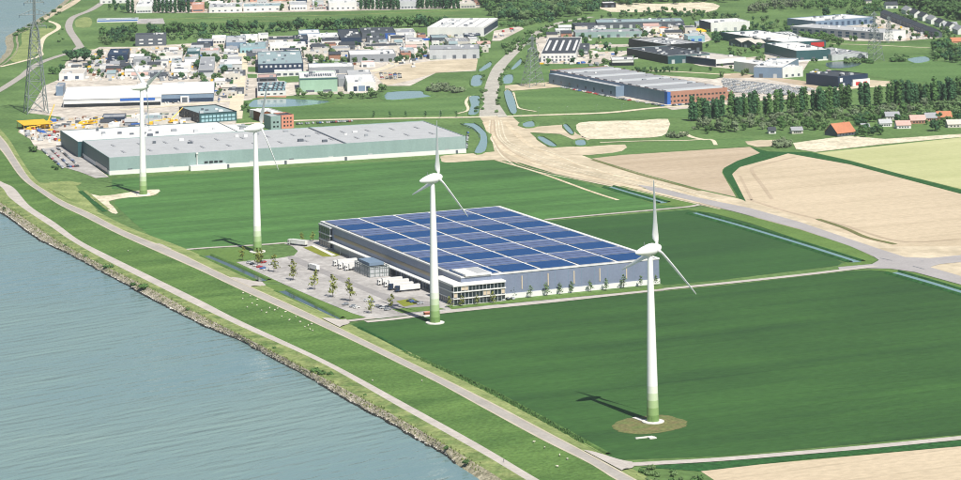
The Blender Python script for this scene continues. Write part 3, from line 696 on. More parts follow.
# ---- the hall with the solar roof ------------------------------------------------
HZ = 15.3
dN = P(461, 278.2, HZ); cR = P(659, 259.3, HZ); aL = P(320, 222.5, HZ)
hu = (cR - dN).normalized(); hv = Vector((-hu.y, hu.x, 0))
HW = (cR - dN).length; HD = (aL - dN).dot(hv)
FOOT.append((Vector((dN.x, dN.y, 0)), hu, hv, HW, HD))
hall = empty('solar_warehouse', (dN.x, dN.y, 0), math.atan2(hu.y, hu.x), 'grey logistics hall whose whole roof is covered in blue solar panels', 'warehouse')
m = MB(); m.box(0, 0, 0, HW, HD, HZ, 0, 'bt'); m.build('wall', 'lilac', hall)
m = MB(); m.box(-.3, -.3, HZ, HW + .3, HD + .3, HZ + .5); m.build('roof', 'rwhite', hall)
def panel_mat(name, col, line):
    m = bpy.data.materials.new(name); m.use_nodes = True; nt = m.node_tree; N = nt.nodes; L = nt.links; b = N['Principled BSDF']
    b.inputs['Roughness'].default_value = .45; b.inputs['Specular IOR Level'].default_value = .08
    tc = N.new('ShaderNodeTexCoord'); br = N.new('ShaderNodeTexBrick'); br.offset = 0
    br.inputs['Scale'].default_value = 1; br.inputs['Brick Width'].default_value = 2.0; br.inputs['Row Height'].default_value = 1.2; br.inputs['Mortar Size'].default_value = .06
    br.inputs['Color1'].default_value = (*col, 1); br.inputs['Color2'].default_value = (*[c * .85 for c in col], 1); br.inputs['Mortar'].default_value = (*line, 1)
    L.new(tc.outputs['Object'], br.inputs['Vector'])
    nz = N.new('ShaderNodeTexNoise'); nz.inputs['Scale'].default_value = .08; L.new(tc.outputs['Object'], nz.inputs[0])
    mr = N.new('ShaderNodeMapRange'); mr.inputs[3].default_value = .8; mr.inputs[4].default_value = 1.2; L.new(nz.outputs[0], mr.inputs[0])
    mx = N.new('ShaderNodeMix'); mx.data_type = 'RGBA'; mx.blend_type = 'MULTIPLY'; mx.inputs[0].default_value = 1
    L.new(br.outputs[0], mx.inputs[6]); L.new(mr.outputs[0], mx.inputs[7]); L.new(mx.outputs[2], b.inputs['Base Color']); M[name] = m
panel_mat('panel_dark', (.010, .052, .165), (.03, .078, .19)); panel_mat('panel_light', (.098, .135, .255), (.135, .17, .28))  # lighter beds: the sky's reflection is put into their base colour
colw = (HW - 3.5) / 5; rowd = (HD - 2.0) / 10
pm = {}
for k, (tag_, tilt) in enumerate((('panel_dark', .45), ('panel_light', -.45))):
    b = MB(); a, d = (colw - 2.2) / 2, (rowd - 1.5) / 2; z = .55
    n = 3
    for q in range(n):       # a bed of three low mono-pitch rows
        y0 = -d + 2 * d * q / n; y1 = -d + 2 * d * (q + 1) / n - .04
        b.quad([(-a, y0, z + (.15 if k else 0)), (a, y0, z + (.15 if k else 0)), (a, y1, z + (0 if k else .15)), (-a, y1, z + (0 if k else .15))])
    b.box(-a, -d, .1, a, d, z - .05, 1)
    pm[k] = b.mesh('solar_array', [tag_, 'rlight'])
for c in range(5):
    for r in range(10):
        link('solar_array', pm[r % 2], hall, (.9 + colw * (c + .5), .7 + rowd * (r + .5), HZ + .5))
for c in range(1, 5): piece('walkway', hall, .9 + colw * c - 1.0, 1, HZ + .52, .9 + colw * c + 1.0, HD - 1, HZ + .75, 'white')
piece('parapet', hall, HW - 2.2, -.3, HZ + .5, HW + .32, HD + .3, HZ + .9, 'white'); piece('parapet', hall, -.32, -.3, HZ + .5, .7, HD + .3, HZ + .9, 'white'); piece('parapet', hall, .72, HD - 1.1, HZ + .5, HW - 2.22, HD + .32, HZ + .9, 'white')
for t in (.18 + .12, .18 + .12 + .131, .18 + .12 + .262, .18 + .12 + .393, .83, .955): piece('light_strip', hall, HW * t - .35, -.25, 5.2, HW * t + .35, .1, HZ - 2.0, 'beige')
for i in range(1, 15): piece('panel_joint', hall, HW * i / 15 - .12, -.06, 3.2, HW * i / 15 + .12, .05, HZ - .05, 'steel')
piece('plinth', hall, 27.5, -.35, 0, HW + .3, .2, 3.2, 'white'); piece('plinth', hall, HW - .2, .22, 0, HW + .35, HD, 2.6, 'white')
# long side: strip window, canopy and dock doors
piece('window_band', hall, -.16, 32, 8.6, .1, HD - 26, 10.7, 'tanglass')
piece('canopy', hall, -4.2, 30, 5.4, -.05, HD - 24, 6.0, 'white')
for i in range(30):
    y = 34 + i * (HD - 62) / 30
    if y < 34 + .67 * (HD - 62): piece('dock_door', hall, -.2, y, 0.3, .1, y + 3.6, 4.6, 'slate')
    if i % 3 == 0: piece('canopy_post', hall, -4.1, y - 1.2, 0, -3.8, y - .9, 5.4, 'lgrey')
piece('side_wall_panel', hall, -.22, HD - 80, .1, .1, HD - 26, 5.3, 'lgrey')
# corner office
of = empty('office_block', (0, 0, 0)); of.parent = hall; setp(of, 'glazed three storey corner office with white floor edges')
OX0, OX1, OY0, OY1, OH = -8, 27, -6.5, 28, 12.2
m = MB(); m.box(OX0 + .7, OY0 + .7, 0, OX1 - .7, OY1, OH - .2, 0, 'b'); m.build('glass_wall', 'glass', of)
for z, t in ((0.0, .35), (3.9, .6), (7.9, .6), (11.6, 1.1)):
    piece('floor_edge', of, OX0, OY0, z, OX1, OY1 + .1, z + t, 'white')
for f in range(3):
    z0 = (.36, 4.51, 8.51)[f]; z1 = (3.89, 7.89, 11.59)[f]
    for i in range(15):
        x = OX0 + .6 + i * (OX1 - OX0 - 1.2) / 14; piece('mullion', of, x - .12, OY0 + .45, z0, x + .12, OY0 + .75, z1, 'lgrey')
    for i in range(12):
        y = OY0 + .6 + i * (OY1 - OY0 - 1) / 11; piece('mullion', of, OX0 + .45, y - .12, z0, OX0 + .75, y + .12, z1, 'lgrey')
    rs = random.Random(f)
    for i in range(14):
        if rs.random() < .15:
            x = OX0 + .8 + i * (OX1 - OX0 - 1.2) / 14; piece('blind', of, x, OY0 + .58, z0 + .5, x + 2, OY0 + .66, z1, 'beige')
piece('side_screen', of, OX0 + .3, OY0 + 3, 4.52, OX0 + .44, OY1 - 1, 7.88, 'grey'); piece('side_screen', of, OX0 + .3, OY0 + 3, 8.52, OX0 + .44, OY1 - 1, 11.58, 'grey')
m = MB(); m.box(2.5, -1.2, HZ + .9, 20, 21, HZ + 2.0); m.box(3.5, -.2, HZ + 2.0, 9.5, 20, HZ + 2.15, 0); ro = m.build('roof_pavilion', 'white', of)
piece('pavilion_glazing', of, 11, .2, HZ + 2.0, 19, 19.5, HZ + 2.1, 'rlight')
# rear corner office
of2 = empty('stair_block', (0, 0, 0)); of2.parent = hall
piece('glass_wall', of2, -1.6, HD - 22, 0, .1, HD - .3, HZ - 1.2, 'glass')
for z in (0, 4.4, 8.8, HZ - 1.2): piece('floor_edge', of2, -2.0, HD - 22.4, z, .15, HD, z + .8, 'lgrey')
for i in range(8): piece('mullion', of2, -1.75, HD - 22 + i * 3.05, .8, -1.55, HD - 21.7 + i * 3.05, HZ - 1.2, 'grey')

# steel enclosure at the docks
e = empty('steel_enclosure', hall.location + hu * -4.5 + hv * (HD * .44), math.atan2(hu.y, hu.x), 'tall grey steel cage with louvred sides standing at the docks', 'enclosure')
EW, ED, EH = 13, 27, 7.0
for i in range(7):
    for j in (0, 1):
        piece('post', e, -EW * j - .2, ED * i / 6 - .2, 0, -EW * j + .2, ED * i / 6 + .2, EH, 'galv')
for i in range(5):
    for j in (0, 1): piece('post', e, -EW * i / 4 - .2, ED * j - .2 + .01, 0, -EW * i / 4 + .2, ED * j + .21, EH, 'galv')
for z in (2.8, 5.6, EH):
    for j in (0, 1):
        piece('rail', e, -EW * j - .25, 0, z - .15, -EW * j + .25, ED, z + .15, 'galv'); piece('rail', e, -EW, ED * j - .26, z - .16, 0, ED * j + .26, z + .14, 'galv')
for i in range(14): piece('louvre', e, -EW - .05, ED * i / 14 + .3, .4, -EW + .05, ED * i / 14 + 1.5, EH - .6, 'lgrey')
for i in range(9): piece('louvre', e, -EW * i / 9 - 1.5, -.05, .4, -EW * i / 9 - .4, .05, EH - .6, 'lgrey')
piece('tank_deck', e, -EW + 2, 6, EH - .4, -1, ED - 1, EH + 1.5, 'steel')
piece('tank', e, -EW + 3, 8, .1, -3, ED - 4, EH - .5, 'grey')

# ---- the long teal hall -----------------------------------------------------------
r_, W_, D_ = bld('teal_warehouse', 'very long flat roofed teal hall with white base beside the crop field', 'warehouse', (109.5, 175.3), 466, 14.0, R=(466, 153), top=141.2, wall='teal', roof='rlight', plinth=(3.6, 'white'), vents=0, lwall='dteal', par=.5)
rs = random.Random(4)
for i in range(13):
    for j in range(2):
        x = W_ * (.06 + i * .073); y = D_ * (.28 + .36 * j); piece('rooflight_slot', r_, x - 1.0, y - 7, 14.02, x + 1.0, y + 7, 14.4, 'rgrey')
piece('expansion_joint', r_, W_ * .652, 1, 14.02, W_ * .652 + 1.6, D_ - 1, 14.6, 'slate')
piece('loading_bay', r_, 67, -6, 0, 98, -.2, 4.2, 'white')
for i in range(4): piece('bay_window', r_, 80 + i * 4.2, -.5, 5.2, 83 + i * 4.2, .1, 6.6, 'black')
piece('flue', r_, 73.2, -1.5, 4.2, 73.9, -.8, 13.2, 'white'); piece('flue_head', r_, 72.6, -2, 13.2, 74.5, -.4, 14.4, 'white')
for t in (.32, .48, .65, .97): piece('fire_door', r_, W_ * t, -.3, 0, W_ * t + 2, .1, 3, 'slate')
piece('left_glazing', r_, -.3, 8, .5, .1, 60, 4.5, 'glass_blue')
_u = Vector((math.cos(r_.rotation_euler.z), math.sin(r_.rotation_euler.z), 0)); _v = Vector((-_u.y, _u.x, 0))
_b = r_.location + _v * (D_ + .4)
bld('white_hall', 'low white roofed hall built against the rear of the teal warehouse', 'warehouse', proj(_b + _u * -4), 240, 13.2, ux=_u, top=131, wall='dteal', roof='rwhite', vents=4, par=.4)
bld('rear_hall', 'pale grey roofed hall behind the middle of the teal warehouse', 'warehouse', proj(_b + _u * 141), 262, 12, ux=_u, top=125.5, wall='lgrey', roof='rwhite', vents=1, par=.4)

# ---- left part of the estate ------------------------------------------------------
def B(*a, **k): return bld(*a, **k)
r_, W_, D_ = B('distribution_hall', 'wide hall with white sloping roof, blue panel and dark dock strip', 'warehouse', (63.5, 108), 161, 8.2, D=118, wall='white', roof='rwhite', rt='gable', ridge=6, band=(('f', .3, 3.6, 'black'), ('f', 6.6, 8.0, 'lgrey')))
piece('blue_panel', r_, W_ * .58, -.3, 5.4, W_ * .94, .1, 8.3, 'blue')
r_, W_, D_ = B('distribution_hall', 'hall with white roof and blue grey front with parked cars before it', 'warehouse', (161.5, 103), 213.5, 8.6, D=112, wall='steel', roof='rwhite', rt='gable', ridge=5.5, band=(('f', .3, 4, 'navy'),))
piece('porch', r_, W_ * .37, -5, 0, W_ * .53, -.2, 6.5, 'white'); piece('porch_glazing', r_, W_ * .40, -5.15, .5, W_ * .50, -5, 5.6, 'slate')
piece('roof_unit', r_, W_ * .3, 50, 13.2, W_ * .42, 56, 15, 'lgrey')
B('hall_annex', 'small blue grey annex at the left end of the white hall', 'annex', (56, 96), 63, 9, top=83.5, wall='steel', roof='rgrey', vents=1)
B('workshop', 'small white building with a dark door above the white hall', 'building', (59, 81), 84, 7, top=69.5, wall='white', roof='rbeige', win=(('f', 1, 2, 1.5, 1, 3.5, 4, 'glass_blue'),), vents=2)
B('navy_depot', 'dark navy block beside the dark tree clump', 'building', (107.5, 63), 127.5, 9, top=49.5, wall='navy', roof='navy', win=(('f', 3, 2, 1.5, 2.5, 1, 3, 'lgrey'),))
B('slate_office', 'slate blue office with three rows of pale windows under the avenue', 'office', (135.5, 46.5), 166, 13.5, top=33.8, wall='slate', roof='rdark', win=(('f', 2, 3, 2.5, 4.5, 1.6, 5, 'white'),), vents=4)
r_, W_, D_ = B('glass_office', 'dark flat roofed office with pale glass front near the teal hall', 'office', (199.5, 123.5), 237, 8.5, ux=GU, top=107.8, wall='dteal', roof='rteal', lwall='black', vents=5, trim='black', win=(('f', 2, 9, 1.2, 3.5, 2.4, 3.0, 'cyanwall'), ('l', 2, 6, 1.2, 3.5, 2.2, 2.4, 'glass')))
B('salmon_office', 'small four storey salmon pink block at the right rear of the teal hall', 'office', (281.5, 129), 294, 12, ux=GU, D=22, wall='salmon', roof='rdark', win=(('f', 3, 3, 2, 3.4, 1.6, 1.6),), ridge=0)
B('teal_office', 'small pale teal block beside the salmon pink one', 'office', (271, 130), 281, 12, ux=GU, D=20, wall='teal', roof='rlight', win=(('f', 2, 2, 2, 4, 1.6, 2),))
B('maroon_office', 'dark maroon gabled front behind the second turbine hub', 'office', (262.5, 122.5), 271, 9, ux=GU, D=26, wall='rust', roof='rwhite', rt='gabley', ridge=1.5)
B('white_box', 'white cube shaped building beside the canal by the second turbine', 'building', (263, 121.5), 283, 7, ux=GU, top=110, wall='white', roof='rwhite', win=(('f', 1, 3, 2.5, 1, 1.5, 3),))
B('grey_store', 'tall grey roofed store left of the cream estate street', 'warehouse', (198.5, 78), 213.5, 8.5, top=57.5, wall='lgrey', roof='rgrey', band=(('f', 5.6, 8.4, 'slate'),), vents=3)
B('low_store', 'low white store with blue container below the trees', 'building', (171, 72), 191, 6, top=63.5, wall='white', roof='rwhite', vents=2)
B('workshop', 'white flat workshop west of the grey store', 'building', (156, 62), 182, 6, top=52.5, wall='white', roof='rbeige', win=(('f', 1, 5, 1.5, 1, 2.5, 3, 'slate'),), vents=3)
B('workshop', 'teal grey workshop beside the coach yard', 'building', (187, 58), 200, 7, top=48.5, wall='dteal', roof='rteal', vents=2)
B('workshop', 'pinkish roofed shed just above the grey store', 'building', (200, 56.5), 219, 6, top=48.5, wall='lgrey', roof='rpink', vents=2)
B('workshop', 'low white roofed shop with dark front under the avenue trees', 'building', (197, 47), 213, 6, top=39.5, wall='navy', roof='rlight', vents=2)
B('workshop', 'white roofed shop at the right of the dark fronted one', 'building', (212, 44), 226, 6.5, top=36, wall='white', roof='rwhite', win=(('f', 1, 4, 1, 1, 2, 2.5, 'glass'),))
B('workshop', 'blue grey hall at the top of the cream street', 'building', (226, 49), 246, 7, top=36.5, wall='steel', roof='rlight', vents=2)
# middle part
r_, W_, D_ = B('sawtooth_works', 'large hall with grey green roof and dark glazed front', 'warehouse', (258, 73.5), 303.5, 9.5, top=52.3, wall='navy', roof='rteal', vents=6, win=(('f', 1, 9, 6, 1, 2.5, 2.6, 'lgrey'),))
B('works_office', 'white annex with four windows before the grey green roofed hall', 'annex', (274.5, 77), 302, 5.5, D=16, wall='white', roof='rwhite', win=(('f', 1, 4, 1.2, 1, 2.6, 4.5, 'slate'),))
B('pink_shed', 'small shed with salmon pink roof beside the street', 'shed', (258, 82), 277, 4, D=36, wall='slate', roof='rpink', win=(('f', 1, 2, .5, 1, 2.6, 8, 'black'),))
r_, W_, D_ = B('white_works', 'white walled building on a red base with dark speckled roof', 'building', (257.5, 98.5), 286, 6.5, top=82.5, wall='white', roof='rdark', lwall='brick', plinth=(2.2, 'pinkbrick'), win=(('f', 1, 4, 3.5, 1, 1.3, 3),))
for i in range(6):
    for j in range(4): piece('skylight', r_, W_ * (.1 + .155 * i) + j, D_ * (.12 + .23 * j), 6.52, W_ * (.1 + .155 * i) + 2.5 + j, D_ * (.12 + .23 * j) + 6, 7.3, 'cyanwall')
r_, W_, D_ = B('mint_hall', 'tall hall with pale green front and white roof edge', 'warehouse', (300, 92.8), 337.5, 14.5, top=72.5, wall='mint', roof='rwhite', trim='white', win=(('f', 1, 2, .3, 1, 2.2, 9, 'slate'),))
piece('front_band', r_, 0, -.2, 13.2, W_, .1, 14.6, 'dteal')
for i in range(12): piece('skylight', r_, W_ * (.14 + i * .062), D_ * .3, 14.52, W_ * (.14 + i * .062) + 1.4, D_ * .62, 15.2, 'slate')
B('long_shed', 'long shed with white roof behind the pale green hall', 'shed', (309, 74.5), 354, 7, top=64.2, wall='grey', roof='rwhite')
B('white_hall', 'white hall with blue glazed front right of the pale green hall', 'warehouse', (347.5, 92), 376, 9, top=76, wall='white', roof='rwhite', win=(('f', 1, 2, .5, 1, 5, 4, 'navy'), ('f', 1, 1, .5, 1, 5.5, 7, 'steel')))
B('dark_annex', 'narrow grey annex squeezed between pale green and white halls', 'annex', (338.5, 87), 348, 8, top=75, wall='grey', roof='rgrey')
B('shop_row', 'white building with dark roof strip by the cream apron', 'building', (349, 82.5), 372, 6, top=71, wall='lgrey', roof='rlight', band=(('f', 3.5, 5.5, 'slate'),), vents=3)
B('white_showroom', 'long white roofed showroom with grey front above the lawn strip', 'warehouse', (350, 63), 396, 8.5, top=51, wall='grey', roof='rwhite', win=(('f', 1, 5, .8, 1, 3, 4, 'glass'),), vents=4)
B('row_shop', 'dark roofed row with pale front beside the bend of the street', 'building', (366, 52.5), 398, 6.5, top=44, wall='offwhite', roof='rdark', win=(('f', 1, 5, 1.5, 1, 2, 3),), vents=4)
B('salmon_shop', 'little shop with salmon roof above the cream apron', 'shop', (361.5, 67.5), 375, 5, top=61.5, wall='white', roof='rpink')
B('car_showroom', 'navy roofed showroom with white right wing under the avenue', 'showroom', (362, 39.5), 396, 7.5, top=28.5, wall='slate', roof='rdark', win=(('f', 1, 3, 2, 1, 2.5, 5, 'lgrey'),), vents=3)
B('showroom_wing', 'white fronted wing right of the navy showroom', 'showroom', (396, 38.5), 415.5, 6.5, top=29.5, wall='white', roof='rgrey', win=(('f', 1, 4, 1, 1, 2.5, 3, 'navy'),))
B('blue_showroom', 'small deep blue block left of the white showroom wing', 'showroom', (385.5, 40.3), 395.7, 6.8, D=12, wall='blue', roof='rdark')
r_, W_, D_ = B('white_warehouse', 'huge white warehouse with dark glazed right gable near the wood', 'warehouse', (427.5, 37), 484, 11.5, ux=Vector((1, -.14, 0)).normalized(), top=19, wall='white', roof='rwhite', rib=6, vents=3, band=(('r', 2, 10, 'navy'),))
B('grey_box', 'plain blue grey box shaped warehouse behind the cream apron', 'warehouse', (429.5, 59.5), 479.5, 10.5, ux=Vector((1, .01, 0)).normalized(), top=46, wall='lgrey', roof='rgrey', vents=4, trim='slate')
B('teal_shop', 'low teal roofed shop left of a grey roofed one below the white warehouse', 'shop', (432, 42.5), 449, 5, top=35.5, wall='slate', roof='rteal', vents=2)
B('grey_shop', 'grey ribbed roof building just behind the plain grey box', 'building', (448, 47.5), 470, 6, top=38.5, wall='offwhite', roof='rgrey', rib=8)
B('white_shop', 'white little block between the grey box and the wood road', 'shop', (470, 45), 480, 6, top=37.5, wall='white', roof='rlight')
for i, (x, y, x1, h, t, w, r, lb) in enumerate([
    (240, 53.5, 266, 6, 44, 'cyanwall', 'rteal', 'low teal grey shop left of the grey green roofed hall'),
    (240.5, 43.5, 258, 6, 35, 'white', 'rwhite', 'white roofed shop at the left end of the shop rows'),
    (258.5, 41.5, 268.5, 7, 33.5, 'white', 'rlight', 'white shop with grey front under the avenue trees'),
    (268.5, 45, 296, 5.5, 37, 'offwhite', 'rdark', 'dark roofed shop row with pale front'),
    (270, 51.5, 306, 5.5, 43, 'white', 'rwhite', 'long white roofed shop row above the grey green hall'),
    (299, 39, 320, 6, 30.5, 'steel', 'rwhite', 'white flat roof with steel blue front below avenue trees'),
    (294, 45, 308, 6, 36, 'navy', 'rdark', 'navy box in the middle of the shop rows'),
    (308, 42.5, 342, 6, 34, 'white', 'rwhite', 'long pale roof left of the navy roofed showroom'),
    (321.5, 46.5, 346, 5.5, 37.5, 'white', 'rdark', 'white fronted shop with dark roof edge and small windows'),
    (341, 46, 362, 9, 30, 'navy', 'rdark', 'dark navy angular building at the centre of the estate'),
    (332, 54, 350, 5.5, 46.5, 'offwhite', 'rgrey', 'grey roofed workshop left of the long white showroom'),
    (304, 58, 324, 5, 51, 'offwhite', 'rbeige', 'beige roofed store right of the grey green hall'),
    (262, 58.5, 300, 5, 51.5, 'white', 'rlight', 'low pale store directly behind the grey green roof'),
    ]):
    B('shop', lb, 'shop', (x, y), x1, h, top=t, wall=w, roof=r, vents=3, win=(('f', 1, max(3, int((x1 - x) / 4)), 1, 1, 2.4, 2.6, 'glass'),))
# far town row behind the levee
for x, y, x1, h, t, w, r, lb in [
    (136, 13.5, 152, 9, 1, 'white', 'rwhite', 'white block between two groups of tall poplars'),
    (192, 12.5, 204, 10, 3, 'pinkbrick', 'rpink', 'pinkish blocks right of the tall poplar row'),
    (209, 13, 242, 7, 4, 'white', 'rlight', 'long white shed behind the levee at the left'),
    (243.5, 11.8, 282, 6.5, 4.2, 'white', 'rteal', 'long white shed with grey green roof behind the levee'),
    (290, 10.5, 307, 7, 2, 'white', 'rlight', 'small white hall left of the far car park'),
    (329, 10.5, 357, 10, 0, 'white', 'rwhite', 'broad white hall right of the far car park'),
    (400, 9.5, 418, 9, 0.5, 'lgrey', 'rlight', 'grey white hall between the two poplar rows'),
    (460, 8.8, 476, 6, 2, 'offwhite', 'rbeige', 'tan hall at the right end of the poplars'),
    (100, 4, 130, 7, -4, 'white', 'rlight', 'pale hall at the top edge left of the poplars'),
    (250, 2, 290, 8, -6, 'pinkbrick', 'rlight', 'pale roofed hall at the top edge beyond the levee')]:
    B('far_hall', lb, 'hall', (x, y), x1, h, top=t, wall=w, roof=r, vents=2, win=(('f', 1, 5, 1.5, 1, 2, 3, 'slate'),))
B('barge_shed', 'long low blue and white shed on the levee by the bend', 'shed', (97, 23), 138, 3.5, D=22, wall='white', roof='steel', band=(('f', 1.6, 3.2, 'blue'),))
# ---- eastern works ----------------------------------------------------------------
B('dark_office', 'dark roofed office with row of skylights and white front', 'office', (541, 62.3), 576, 9, ux=Vector((1, -.07, 0)).normalized(), top=38, wall='white', roof='rdark', sky=5, win=(('f', 2, 8, 1.2, 3.6, 2, 2.2, 'slate'),), lwall='white')
B('dark_annex', 'dark annex with white stripe right of the skylight office', 'annex', (576, 55), 588, 6, ux=Vector((1, -.07, 0)).normalized(), top=44, wall='slate', roof='rdark', band=(('f', 2, 4, 'lgrey'),))
B('long_shed', 'very long dark grey shed at the foot of the sandy field', 'shed', (597, 29), 684, 7.5, top=20, wall='slate', roof='rteal', ux=Vector((1, .0, 0)), vents=8)
B('long_shed', 'long grey green shed below the very long dark one', 'shed', (575.5, 38.5), 642, 6.5, top=30.5, wall='teal', roof='rgrey', ux=Vector((1, .04, 0)).normalized(), vents=6)
B('dark_workshop', 'dark roofed workshops left above the grey green shed', 'workshop', (576, 31), 600, 6, top=23.5, wall='slate', roof='rdark', vents=3)
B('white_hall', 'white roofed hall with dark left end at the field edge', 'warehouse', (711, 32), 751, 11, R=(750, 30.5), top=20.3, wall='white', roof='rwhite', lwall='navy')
B('pale_blue_store', 'little pale blue store by the orange heaps', 'store', (688, 42.5), 705, 7, top=34.5, wall='cyanwall', roof='rlight', win=(('f', 1, 2, 1, 1, 3, 4, 'blue'),))
B('white_cube', 'white cube behind the black angular building', 'building', (667.5, 43), 679, 8, top=35.5, wall='white', roof='rwhite')
B('pale_tower', 'small pale block at the left tip of the black buildings', 'building', (645, 48), 652, 9, top=37.5, wall='offwhite', roof='rlight')
Ue = (P(703, 49.5) - P(668, 53)).normalized()
B('black_hall', 'black angular hall with pale striped roof', 'hall', (667.5, 53.5), 703, 9.5, R=(702.5, 51.2), D=95, wall='black', roof='rlight', rib=5, lwall='black')
B('black_hall', 'long low black hall in front of the angular one', 'hall', (668, 64.2), 710, 8.5, R=(710, 61.7), D=110, wall='dteal', roof='rdark', lwall='black', vents=4, trim='lgrey')
B('pavilion', 'dark glass pavilion with white roof edge beside a round tree', 'pavilion', (612, 66), 634, 6, ux=Vector((1, -.02, 0)).normalized(), top=57.5, wall='black', roof='rwhite', band=(('f', 3.6, 5.8, 'white'),), trim='white')
B('beige_hall', 'wide hall with beige roof and dark sides right of the black halls', 'hall', (716, 67), 745, 7.5, R=(746, 64.5), D=150, wall='white', roof='rbeige', lwall='navy', band=(('f', .8, 3.2, 'glass'),), vents=5)
# grey factory with brick office front
r_, W_, D_ = B('factory', 'large factory with striped grey roof and orange brick front', 'factory', (667.5, 104.8), 727, 12, R=(727.5, 100.3), D=255, wall='brick', roof='rlight', lwall='steel', win=(('f', 2, 15, 2.2, 4.6, 1.7, 2.3),))
for i in range(14): piece('roof_monitor', r_, 2, 6 + i * 17.6, 12.02, W_ - 2, 15 + i * 17.6, 13.4, 'rgrey' if i % 3 else 'lgrey')
piece('blue_corner', r_, -.4, -.4, 0, 3.5, 5, 12.4, 'blue'); 
r2, W2, D2 = B('factory_wing', 'steel blue lower wing at the left end of the striped roof factory', 'factory', (616, 97), 640, 10, ux=Vector((math.cos(r_.rotation_euler.z), math.sin(r_.rotation_euler.z), 0)), W=70, D=150, wall='steel', roof='rlight', win=(('l', 1, 8, 2, 1, 3, 3, 'glass_blue'),), rib=5)
B('factory_office', 'small brick office with dark cube by the car store', 'office', (712, 100), 726, 5, D=14, wall='brick', roof='rdark') if False else None
B('brick_lodge', 'little brick lodge with black cube at the edge of the car store', 'lodge', (719, 98), 733, 5.5, D=22, wall='brick', roof='rlight', win=(('f', 1, 3, 1.5, 1, 2, 2.2, 'black'),))
# centre right
B('gabled_shed', 'white roofed gabled shed with dark gable, left of a pair', 'shed', (729, 45.5), 742, 5.5, R=(741.5, 47.3), D=80, wall='slate', roof='rbeige', rt='gabley', ridge=3.5)
B('gabled_shed', 'white roofed gabled shed with dark gable, right of a pair', 'shed', (742.5, 47.3), 756, 5.5, R=(755, 48.6), D=80, wall='slate', roof='rbeige', rt='gabley', ridge=3.5)
r_, W_, D_ = B('teal_works', 'wide white roofed works with teal side and red sign box', 'works', (786, 51), 826, 9, R=(826, 48.6), D=165, wall='dteal', roof='rwhite', lwall='dteal', vents=4)
piece('red_sign', r_, W_ * .62, -.6, 2.5, W_ * .95, -.1, 8, 'red')
B('solar_shed', 'shed with bright glinting skylights behind the teal works', 'shed', (768, 40.5), 798, 5, top=33, wall='lgrey', roof='rlight', sky=9)
B('teal_block', 'dark teal block with white roof and white base', 'warehouse', (796.5, 61.8), 830, 11.5, R=(830.5, 60.3), D=105, wall='dteal', roof='rwhite', lwall='dteal', plinth=(1.6, 'white'), vents=2)
B('grey_hall', 'pale ribbed grey hall right of the dark teal block', 'hall', (832, 61), 868, 6, R=(868, 58.6), D=75, wall='lgrey', roof='rlight', rib=6)
B('grey_blue_hall', 'plain hall with blue grey left half and white right half', 'hall', (754, 78), 782, 11, R=(782, 78.4), D=95, wall='steel', roof='rwhite', trim='white')
B('grey_blue_hall', 'white right half of the plain hall with small yard', 'hall', (782.5, 78.3), 803, 10.6, R=(803, 76.6), D=90, wall='white', roof='rwhite', win=(('f', 1, 3, 1, 1, 2.5, 3, 'slate'),))
r_, W_, D_ = B('navy_block', 'dark navy block with sign square standing alone by poplars', 'building', (838.5, 88.2), 868, 11, R=(868, 85), D=48, wall='navy', roof='rdark', lwall='navy', vents=5)
piece('sign_square', r_, 2, -.25, 6, 6, .1, 10, 'white')
r_, W_, D_ = B('red_white_annex', 'white canopy annex with red panels beside the navy block', 'annex', (853, 86.8), 870, 6.5, R=(870, 85.4), D=10, wall='white', roof='rwhite', win=(('f', 1, 2, 1, 1, 3.5, 5, 'red'),))
B('glass_hall', 'blue glass fronted hall with white flat roof at upper right', 'hall', (816, 28.5), 875, 8.5, R=(875, 24), D=60, wall='steel', roof='rwhite', win=(('f', 1, 10, 1.5, 1, 5, 4.5, 'glass_blue'),))
B('orange_house', 'house with orange tiled roof left of the blue glass hall', 'house', (803.5, 27), 815, 4, D=30, wall='offwhite', roof='orange_tile', rt='gable', ridge=4)
r_, W_, D_ = B('pale_hall', 'large pale roofed hall with dark glazed left face', 'hall', (883.5, 40.8), 906, 9, R=(906, 38.2), D=150, wall='white', roof='rlight', lwall='grey', win=(('l', 2, 12, 1.5, 3.5, 2.4, 6, 'glass_blue'),), vents=12)
B('stage_house', 'white building with dark porch at the top of the sandy field', 'building', (603, 8), 616, 6, D=30, wall='black', roof='rwhite')
# terraced rows at the far right
t0, t1 = P(880, 17), P(934, 38); du = (t1 - t0) / 5
for k, nm in enumerate(['first', 'second', 'third', 'fourth', 'fifth']):
    a = t0 + du * (k + .04); u = du.normalized(); v = Vector((-u.y, u.x, 0)); v = v if v.y > 0 else -v
    pa = proj(a); pb = proj(a + du * .9)
    r_, W_, D_ = bld('terrace_block', '%s block from the wood in the dark roofed terrace beside the pale hall' % nm, 'terrace', pa, 0, 6, R=pb, D=11, wall='slate', roof='rdark', rt='gable', ridge=3.5, win=(('f', 2, 7, 1, 2.8, 1.4, 1.6, 'lgrey'),))
h0, h1 = P(901, 13), P(961, 36); du = (h1 - h0) / 7
for k, nm in enumerate(['first', 'second', 'third', 'fourth', 'fifth', 'sixth', 'seventh']):
    a = h0 + du * (k + .05); pa = proj(a); pb = proj(a + du * .62)
    bld('gable_house', '%s white gabled house from the wood in the outer row' % nm, 'house', pa, 0, 5.5, R=pb, D=12, wall='white', roof='rdark' if k % 3 else 'rgrey', rt='gable', ridge=4.5, win=(('f', 2, 4, 1, 2.6, 1.3, 1.4),), group='white gabled houses in the outer row')
